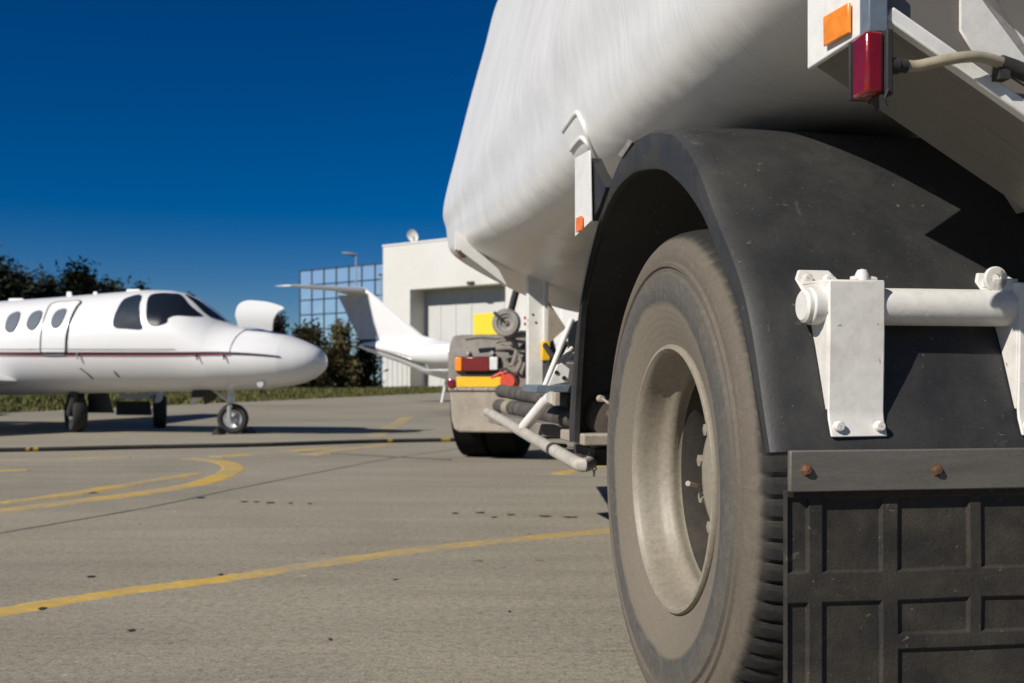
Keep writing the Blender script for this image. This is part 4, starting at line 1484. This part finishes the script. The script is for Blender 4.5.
# conduit from the lamp
cpath = [tr(899, 65, d=DL - .02), tr(916, 66, d=DL - .02), tr(940, 61, d=DL - .03), tr(965, 57, d=DL - .035), tr(985, 58, d=DL - .03), tr(1010, 66, d=DL - .02)]
cond = tp(MB().tube(catmull(cpath, 6), .0085, 12), 'conduit', 'conduit')
g0, g1, g2 = tr(889, 66, d=DL - .02), tr(897, 66, d=DL - .02), tr(906, 66, d=DL - .02)
tsub(MB().tube([g0, g1, g1 + Vector((.0005, 0, 0)), g2], [.012, .0125, .010, .0105], 12), 'gland', 'black_rubber', cond)
tsub(MB().tube([tr(1000, 62, d=DL - .022), tr(1014, 68, d=DL - .02), tr(1050, 84, d=DL - .02)], [.011, .0125, .0125], 12)
     .box(tr(1001, 72, d=DL - .018), (.018, .02, .025)), 'gland', 'black_rubber', cond)

# --- marker plate on the left flank
mp = [tr(574.8, 158, s=.70), tr(589.5, 150, s=.70), tr(590.8, 221, s=.70), tr(575, 236.5, s=.70)]
plate = tp(MB().prism(mp, (.005, 0, 0)), 'marker_plate', 'white_paint', bevel=.001)
r0 = [tr(577.8, 218.5, s=.696), tr(582.6, 216, s=.696), tr(582.8, 230, s=.696), tr(578, 232.5, s=.696)]
tsub(MB().prism(r0, (-.006, 0, 0)), 'side_reflector', 'orange_mark', plate)
gs_ = [tr(591, 158, s=.712), tr(597, 172, s=.712), tr(606, 187, s=.712), tr(600, 205, s=.712), tr(592, 221, s=.712)]
tp(MB().prism(gs_, (.03, 0, 0)), 'plate_gap_shade', 'seal_and_shade')  # solid black piece standing in for the shaded gap behind the plate

# --- side rail (bent tube), strut, post, gussets in front of the wheel
rp = [tr(487.5, 412, s=.745), tr(492, 414, s=.745), tr(520, 430.5, s=.74), tr(552, 449, s=.735), tr(572, 460.5, s=.735), tr(583, 465, s=.745), tr(592, 461, s=.80), tr(597, 448, s=.83), tr(599, 436, s=.84)]
rail = tp(MB().tube(catmull(rp, 6), .0215, 16), 'side_rail', 'rail_paint')
tsub(MB().tube([tr(552.5, 449.3, s=.735), tr(555, 450.7, s=.735)], .0235, 16), 'rail_joint', 'dark_steel', rail)
tp(MB().tube([tr(524, 427, s=.745), tr(547, 400, s=.80), tr(552, 397.5, s=.81)], [.022, .024, .024], 14), 'rail_strut', 'white_paint')
tp(MB().box(tr(556, 399, s=.82), (.02, .06, .05)), 'strut_plate', 'dust_beige', bevel=.003)
pz1, pz0 = tr(534, 296, d=6.4).z, tr(534, 388, d=6.4).z
pl, pr_ = tr(527, 340, d=6.4).x, tr(542, 340, d=6.4).x
post = tp(MB().box(((pl + pr_) / 2, 6.4, (pz1 + pz0) / 2 + .10), (pr_ - pl, .07, pz1 - pz0 + .2)), 'support_post', 'white_paint', bevel=.004)
tp(MB().box((pr_ + .013, 6.36, (tr(544, 300, d=6.4).z + tr(544, 341, d=6.4).z) / 2 + .06), (.028, .05, .42)), 'post_flange', 'white_paint', bevel=.003)
hl = MB()
for x, y in ((532, 315), (535, 323)):
    hl.lathe([(-.037, .001), (-.037, .007), (-.033, .007)], tr(x, y, d=6.4), 12, 'y')
tsub(hl, 'bolt_hole', 'seal_and_shade', post)
rd_ = MB()
for x, y in ((525, 318), (525, 324)):
    rd_.box(tr(x, y, d=6.36), (.012, .004, .018))
tsub(rd_, 'red_mark', 'red_coupling', post)
tp(MB().prism([tr(549, 302, d=6.2), tr(566, 328, d=6.2), tr(551, 341.5, d=6.2), tr(548, 341.5, d=6.2)], (0, .03, 0)), 'gusset', 'dust_beige')
rods = MB()
rods.rod(tr(545, 386, d=4.1), tr(572, 319, d=4.1), .011, 10)
rods.rod(tr(556, 365, d=4.1), tr(572, 348, d=4.15), .008, 10)
rods.rod(tr(553, 374, d=4.1), tr(573, 353, d=4.15), .009, 10)
tp(rods, 'brace_rod', 'white_paint')
tri = [tr(548, 386, d=4.0), tr(557, 365, d=4.0), tr(562, 363, d=4.0), tr(570, 369, d=4.0), tr(568, 382, d=4.0)]
gp = tp(MB().prism(tri, (0, .012, 0)), 'gusset', 'white_paint', bevel=.002)
hl = MB()
for x, y in ((556.5, 372.5), (564, 378)):
    hl.lathe([(-.004, .001), (-.004, .008), (-.001, .008)], tr(x, y, d=4.0), 12, 'y')
tsub(hl, 'bolt_hole', 'seal_and_shade', gp)
yb_ = tr(545.5, 351, d=6.3)
tp(MB().box(yb_, (.05, .05, .115)), 'yellow_box', 'yellow_plate', bevel=.006)
tp(MB().box(tr(549, 388.5, d=4.2), (.16, .3, .03)), 'tray', 'blue_steel', bevel=.004)
tp(MB().box(tr(535, 423, s=.92), (.22, 1.5, .05)), 'hose_tray', 'dust_grey', bevel=.004)
# cables and pipes behind
cb = MB()
for (a, b, c__, r) in (((545, 345), (556, 358), (566, 343), .012), ((548, 362), (552, 376), (548, 385), .01), ((528, 440), (548, 436), (566, 433), .012), ((520, 433), (545, 443), (566, 446), .009)):
    cb.tube(catmull([tr(*a, d=4.7), tr(*b, d=4.6), tr(*c__, d=4.5)], 5), r, 8)
tp(cb, 'air_line', 'black_rubber')
und = MB().prism([Vector(q) for q in ((.90, 4.0, .58), (.90, 5.96, .58), (1.12, 7.2, .58), (1.9, 7.1, .58), (1.9, 4.0, .58))], (0, 0, .04)).box((1.25, 5.2, .66), (.1, 2.4, .08)).box((1.3, 4.3, .60), (.5, .06, .06))  # flat plate added behind the hoses to cast shade on the ground
tp(und, 'underframe_shade_plate', 'dark_steel', bevel=.004)
chd = MB()
q0 = tr(594, 470, s=.86)
for k in range(5):
    chd.lathe([(-.002, .006), (-.002, .010), (.002, .010), (.002, .006), (-.002, .006)], q0 + Vector((0, 0, -.018 * k + .06)), 10, 'y' if k % 2 else 'x')
tp(chd, 'safety_chain', 'dust_grey')


# hoses lying in the tray
def hose_obj(pts, s, r, label, band_at=None):
    path = catmull([tr(x, y, s=s) for x, y in pts], 40)
    n = len(path)
    rr = [r * (1 + (.05 if i % 3 else -.07) + .03 * math.sin(i * .21)) for i in range(n)]
    o_ = t2w(path[0])
    mb = MB().tube([t2w(q) for q in path], rr, 16)
    ob = mb.build('fuel_hose', 'hose_rubber', origin=o_, smooth=50)
    tag(ob, label, 'hose', 'hoses carried on the trailer side')
    if band_at:
        a = t2w(tr(*band_at[0], s=s))
        b = t2w(tr(*band_at[1], s=s))
        MB().tube([a, b], r * 1.12, 16).build('hose_band', 'conduit', ob, origin=o_, loc=(0, 0, 0))
    return ob


hose_obj([(501, 391), (515, 393), (540, 397), (575, 402)], .92, .034, 'upper dark ribbed hose lying on top of the banded one')
hose_obj([(499, 406), (512, 408), (540, 413), (575, 419)], .90, .036, 'lower dusty ribbed hose with tan band behind the bent rail', ((508, 407.4), (513, 408.2)))

# ------------------------------------------------------------------ truck in front (rear corner shows)
TY = 10.4
PT = F / TY
HD = math.radians(-15)
tx0 = at(447, 380, TY)
truck = empty('tanker_truck', (tx0.x, tx0.y, 0), HD)
tag(truck, 'dusty truck ahead of the trailer with tail lamp and yellow plate', 'truck')


def k(px, py, out=0.0):
    """truck frame: x right along its rear, y forward, z up"""
    return Vector(((px - 447) / PT / math.cos(HD), -out, H + (HZ - py) / PT))


def kp(mb, name, mat, parent=truck, **kw):
    return mb.build(name, mat, parent, **kw)


# mudguard: rounded shell over the wheels, with its rear face
def guard_solid(x0, sg):
    prof = []
    zt2, zm, zb2 = k(447, 335).z, k(447, 360).z, k(447, 388.5).z
    ol = [(0.0, zb2), (-.005, zm), (.01, zm + .10), (.06, zt2 - .06), (.14, zt2), (.35, zt2 + .015), (.75, zt2 + .02), (1.1, zt2 - .01), (1.3, zt2 - .15), (1.38, zt2 - .45), (1.34, zt2 - .45), (1.26, zt2 - .17),
          (1.08, zt2 - .05), (.75, zt2 - .02), (.37, zt2 - .025), (.18, zt2 - .05), (.10, zt2 - .09), (.05, zb2)]
    rings_ = []
    for x, sc in ((0, .90), (.012, .965), (.04, 1.0), (.4, 1), (.78, 1)):
        rings_.append([Vector((x0 + sg * x, y if sc == 1 else y + (1 - sc) * .35, zb2 + (z - zb2) * (1 - (1 - sc) * .6))) for y, z in ol])
    return MB().loft(rings_)


for x0, sg in ((0, 1), (2.5, -1)):
    kp(guard_solid(x0, sg), 'mudguard', 'dust_grey', smooth=50, bevel=0)
    # lower skirt
    zt2, zb2 = k(447, 389.3).z, k(447, 432).z
    ol = [(.03, zt2), (.80, zt2), (.80, zb2), (.12, zb2), (.07, zb2 + .03), (.045, zb2 + .12)]
    kp(MB().prism([Vector((x0 + sg * x, -.01, z)) for x, z in ol], (0, .05, 0)), 'skirt', 'dust_beige', bevel=.015)
    # dual wheels
    for off in (.13, .45):
        c = Vector((x0 + sg * off, .62, .50))
        tyb = MB().lathe([(-.13, .30), (-.155, .38), (-.15, .46), (-.13, .495), (0, .503), (.13, .495), (.15, .46), (.155, .38), (.13, .30)], (0, 0, 0), 48).build('tyre', 'black_tyre', truck, loc=c)
        MB().lathe([(-.13, .302), (-.10, .28), (.02, .26), (.02, .12), (-.06, .11), (-.06, .001)], (0, 0, 0), 36).build('rim', 'dust_beige', tyb)
# trim line with rivets, lamp cluster, plates
tm = MB().hexa([k(449, 390.2, .03), k(519, 390.2, .03), k(519, 390.2, .0), k(449, 390.2, .0), k(449, 387.2, .03), k(519, 387.2, .03), k(519, 387.2, .0), k(449, 387.2, .0)])
trim = kp(tm, 'trim_strip', 'dust_beige')
rv = MB()
for x in (457, 472, 488, 504):
    rv.lathe([(-.008, .001), (-.008, .012), (0, .014)], k(x, 388.8, .03), 10, 'y')
kp(rv, 'rivet', 'alloy', trim)


def kbox(x0, y0, x1, y1, o0, o1):
    a, b = k(x0, y0), k(x1, y1)
    return MB().box(((a.x + b.x) / 2, -(o0 + o1) / 2, (a.z + b.z) / 2), (b.x - a.x, o1 - o0, a.z - b.z))


tl = kp(kbox(456.2, 356.8, 500.3, 371.8, .012, .03), 'tail_lamp', 'black_rubber')
kp(kbox(457, 357.4, 463.8, 371.2, .031, .062), 'amber_lens', 'amber', tl, bevel=.008)
kp(kbox(464.2, 357.4, 491, 371.2, .031, .066), 'red_lens', 'red_lens', tl, bevel=.008)
kp(kbox(491.4, 357.4, 499.6, 370.2, .031, .062), 'clear_lens', 'white_lens', tl, bevel=.008)
kp(kbox(457.5, 376.8, 503.5, 387, .012, .035), 'reflector_plate', 'yellow_plate', bevel=.003)
kp(MB().lathe([(-.05, .001), (-.05, .03), (-.045, .042), (-.0, .046), (.04, .046)], k(452.6, 383.5), 24, 'y'), 'round_reflector', 'red_lens')
for x in (469, 493):
    kp(MB().lathe([(-.03, .001), (-.03, .014), (-.022, .02), (.01, .02)], k(x, 353.2), 12, 'y'), 'lamp_bolt', 'alloy')
kp(kbox(466, 372.2, 506, 376.4, .0, .02), 'lamp_shelf', 'seal_and_shade')
# disc, its bracket and the black pipe above it
q = k(513.5, 325, .25)
kp(MB().lathe([(0, .035), (-.01, .045), (-.025, .05), (-.03, .075), (-.04, .082), (-.04, .118), (-.03, .128), (.03, .128), (.04, .11), (.04, .035), (0, .035)], q, 40, 'y').lathe([(-.012, .001), (-.03, .012), (-.03, .02), (-.012, .024), (-.012, .05), (.03, .05), (.03, .001)], q, 20, 'y'), 'coupling_disc', 'grey_cast')
kp(MB().tube([k(503, 315, .30), k(507, 319, .30), k(510, 322, .30)], .014, 8), 'disc_lever', 'dark_steel')
kp(MB().tube([k(514, 312, .1), k(517, 300, .1), k(523, 280, .1)], .034, 12), 'black_pipe', 'black_rubber')
pp = MB()
for pts, r in (([(470, 339), (485, 337.5), (505, 338.5), (528, 336)], .022), ([(500, 350), (512, 349), (528, 352)], .02), ([(505, 344), (518, 350), (524, 362), (520, 372)], .018), ([(508, 360), (514, 366), (526, 356)], .014),
               ([(500, 343), (510, 341), (530, 344)], .016), ([(516, 340), (520, 352), (516, 366)], .026)):
    pp.tube(catmull([k(x, y, .12) for x, y in pts], 5), r, 10)
kp(pp, 'air_line', 'dust_grey')
dk = MB().box((k(516, 360).x, .25, k(516, 352).z), (.42, .3, .40)).box((1.25, 2.4, .78), (.9, 5.0, .26)).box((1.25, .62, .5), (2.0, .14, .14))
kp(dk, 'chassis', 'dark_steel', bevel=.01)
# red coupling head and its line
q = k(516, 381, .22)
rc = MB().lathe([(0, .001), (0, .06), (.03, .085), (.10, .085), (.13, .07), (.13, .001)], q + Vector((0, -.06, 0)), 24, 'y')
rc.tube([q + Vector((-.02, 0, .05)), q + Vector((-.08, -.02, .07)), q + Vector((-.17, -.02, .03))], [.03, .02, .01], 10)
kp(rc, 'red_coupling', 'red_coupling')
kp(MB().tube([k(508, 371, .3), k(514, 369, .3), k(522, 375, .3), k(526, 384, .3)], .012, 8), 'coupling_lever', 'dark_steel')
# cab far ahead, hidden behind the tank
cabp = [(4.3, .95), (4.3, 2.85), (4.6, 3.0), (6.0, 2.95), (6.35, 2.6), (6.5, 1.7), (6.55, .6), (5.9, .55), (5.8, .95)]
cab = kp(MB().prism([Vector((.12, y, z)) for y, z in cabp], (2.26, 0, 0)), 'cab', 'white_paint', bevel=.05)

# ------------------------------------------------------------------ sky, sun, camera
w = bpy.data.worlds.new('World')
scene.world = w
w.use_nodes = True
nt = w.node_tree
SUN_DIR = Vector((-.78, -.62, 0)).normalized()
EL = math.radians(35)
sky = nt.nodes.new('ShaderNodeTexSky')
sky.sky_type = 'NISHITA'
sky.sun_disc = False
sky.sun_elevation = EL
sky.sun_rotation = math.atan2(SUN_DIR.x, SUN_DIR.y)
sky.altitude = 2500
sky.air_density = 1.0
sky.dust_density = 0.3
sky.ozone_density = 4.0
hs = nt.nodes.new('ShaderNodeHueSaturation')
hs.inputs['Saturation'].default_value = 1.5
hs.inputs['Hue'].default_value = 0.511
nt.links.new(sky.outputs[0], hs.inputs['Color'])
bg = nt.nodes['Background']
nt.links.new(hs.outputs[0], bg.inputs['Color'])
bg.inputs['Strength'].default_value = 0.05

sd = bpy.data.lights.new('sun', 'SUN')
sd.energy = 4.9
sd.angle = math.radians(0.5)
sd.color = (1.0, 0.945, 0.855)
so = bpy.data.objects.new('sun', sd)
COL.objects.link(so)
to_sun = Vector((SUN_DIR.x * math.cos(EL), SUN_DIR.y * math.cos(EL), math.sin(EL)))
so.rotation_euler = to_sun.to_track_quat('Z', 'Y').to_euler()
so.location = (-20, -20, 30)

cd = bpy.data.cameras.new('camera')
cd.sensor_width = 36
cd.lens = F / 1024 * 36
cd.shift_y = (HZ - 341.5) / 1024
cd.clip_start, cd.clip_end = 0.05, 4000
cd.dof.use_dof = True
cd.dof.focus_distance = 2.2
cd.dof.aperture_fstop = 6.7
co = bpy.data.objects.new('camera', cd)
COL.objects.link(co)
co.location = (0, 0, H)
co.rotation_euler = (math.radians(90), 0, 0)
scene.camera = co

vsn = scene.view_settings
scene.display_settings.display_device = 'sRGB'
vsn.view_transform = 'Standard'
vsn.look = 'None'
vsn.exposure = 0.1
vsn.gamma = 1.0
vsn.use_curve_mapping = False
scene.cycles.use_denoising = True
scene.cycles.max_bounces = 8
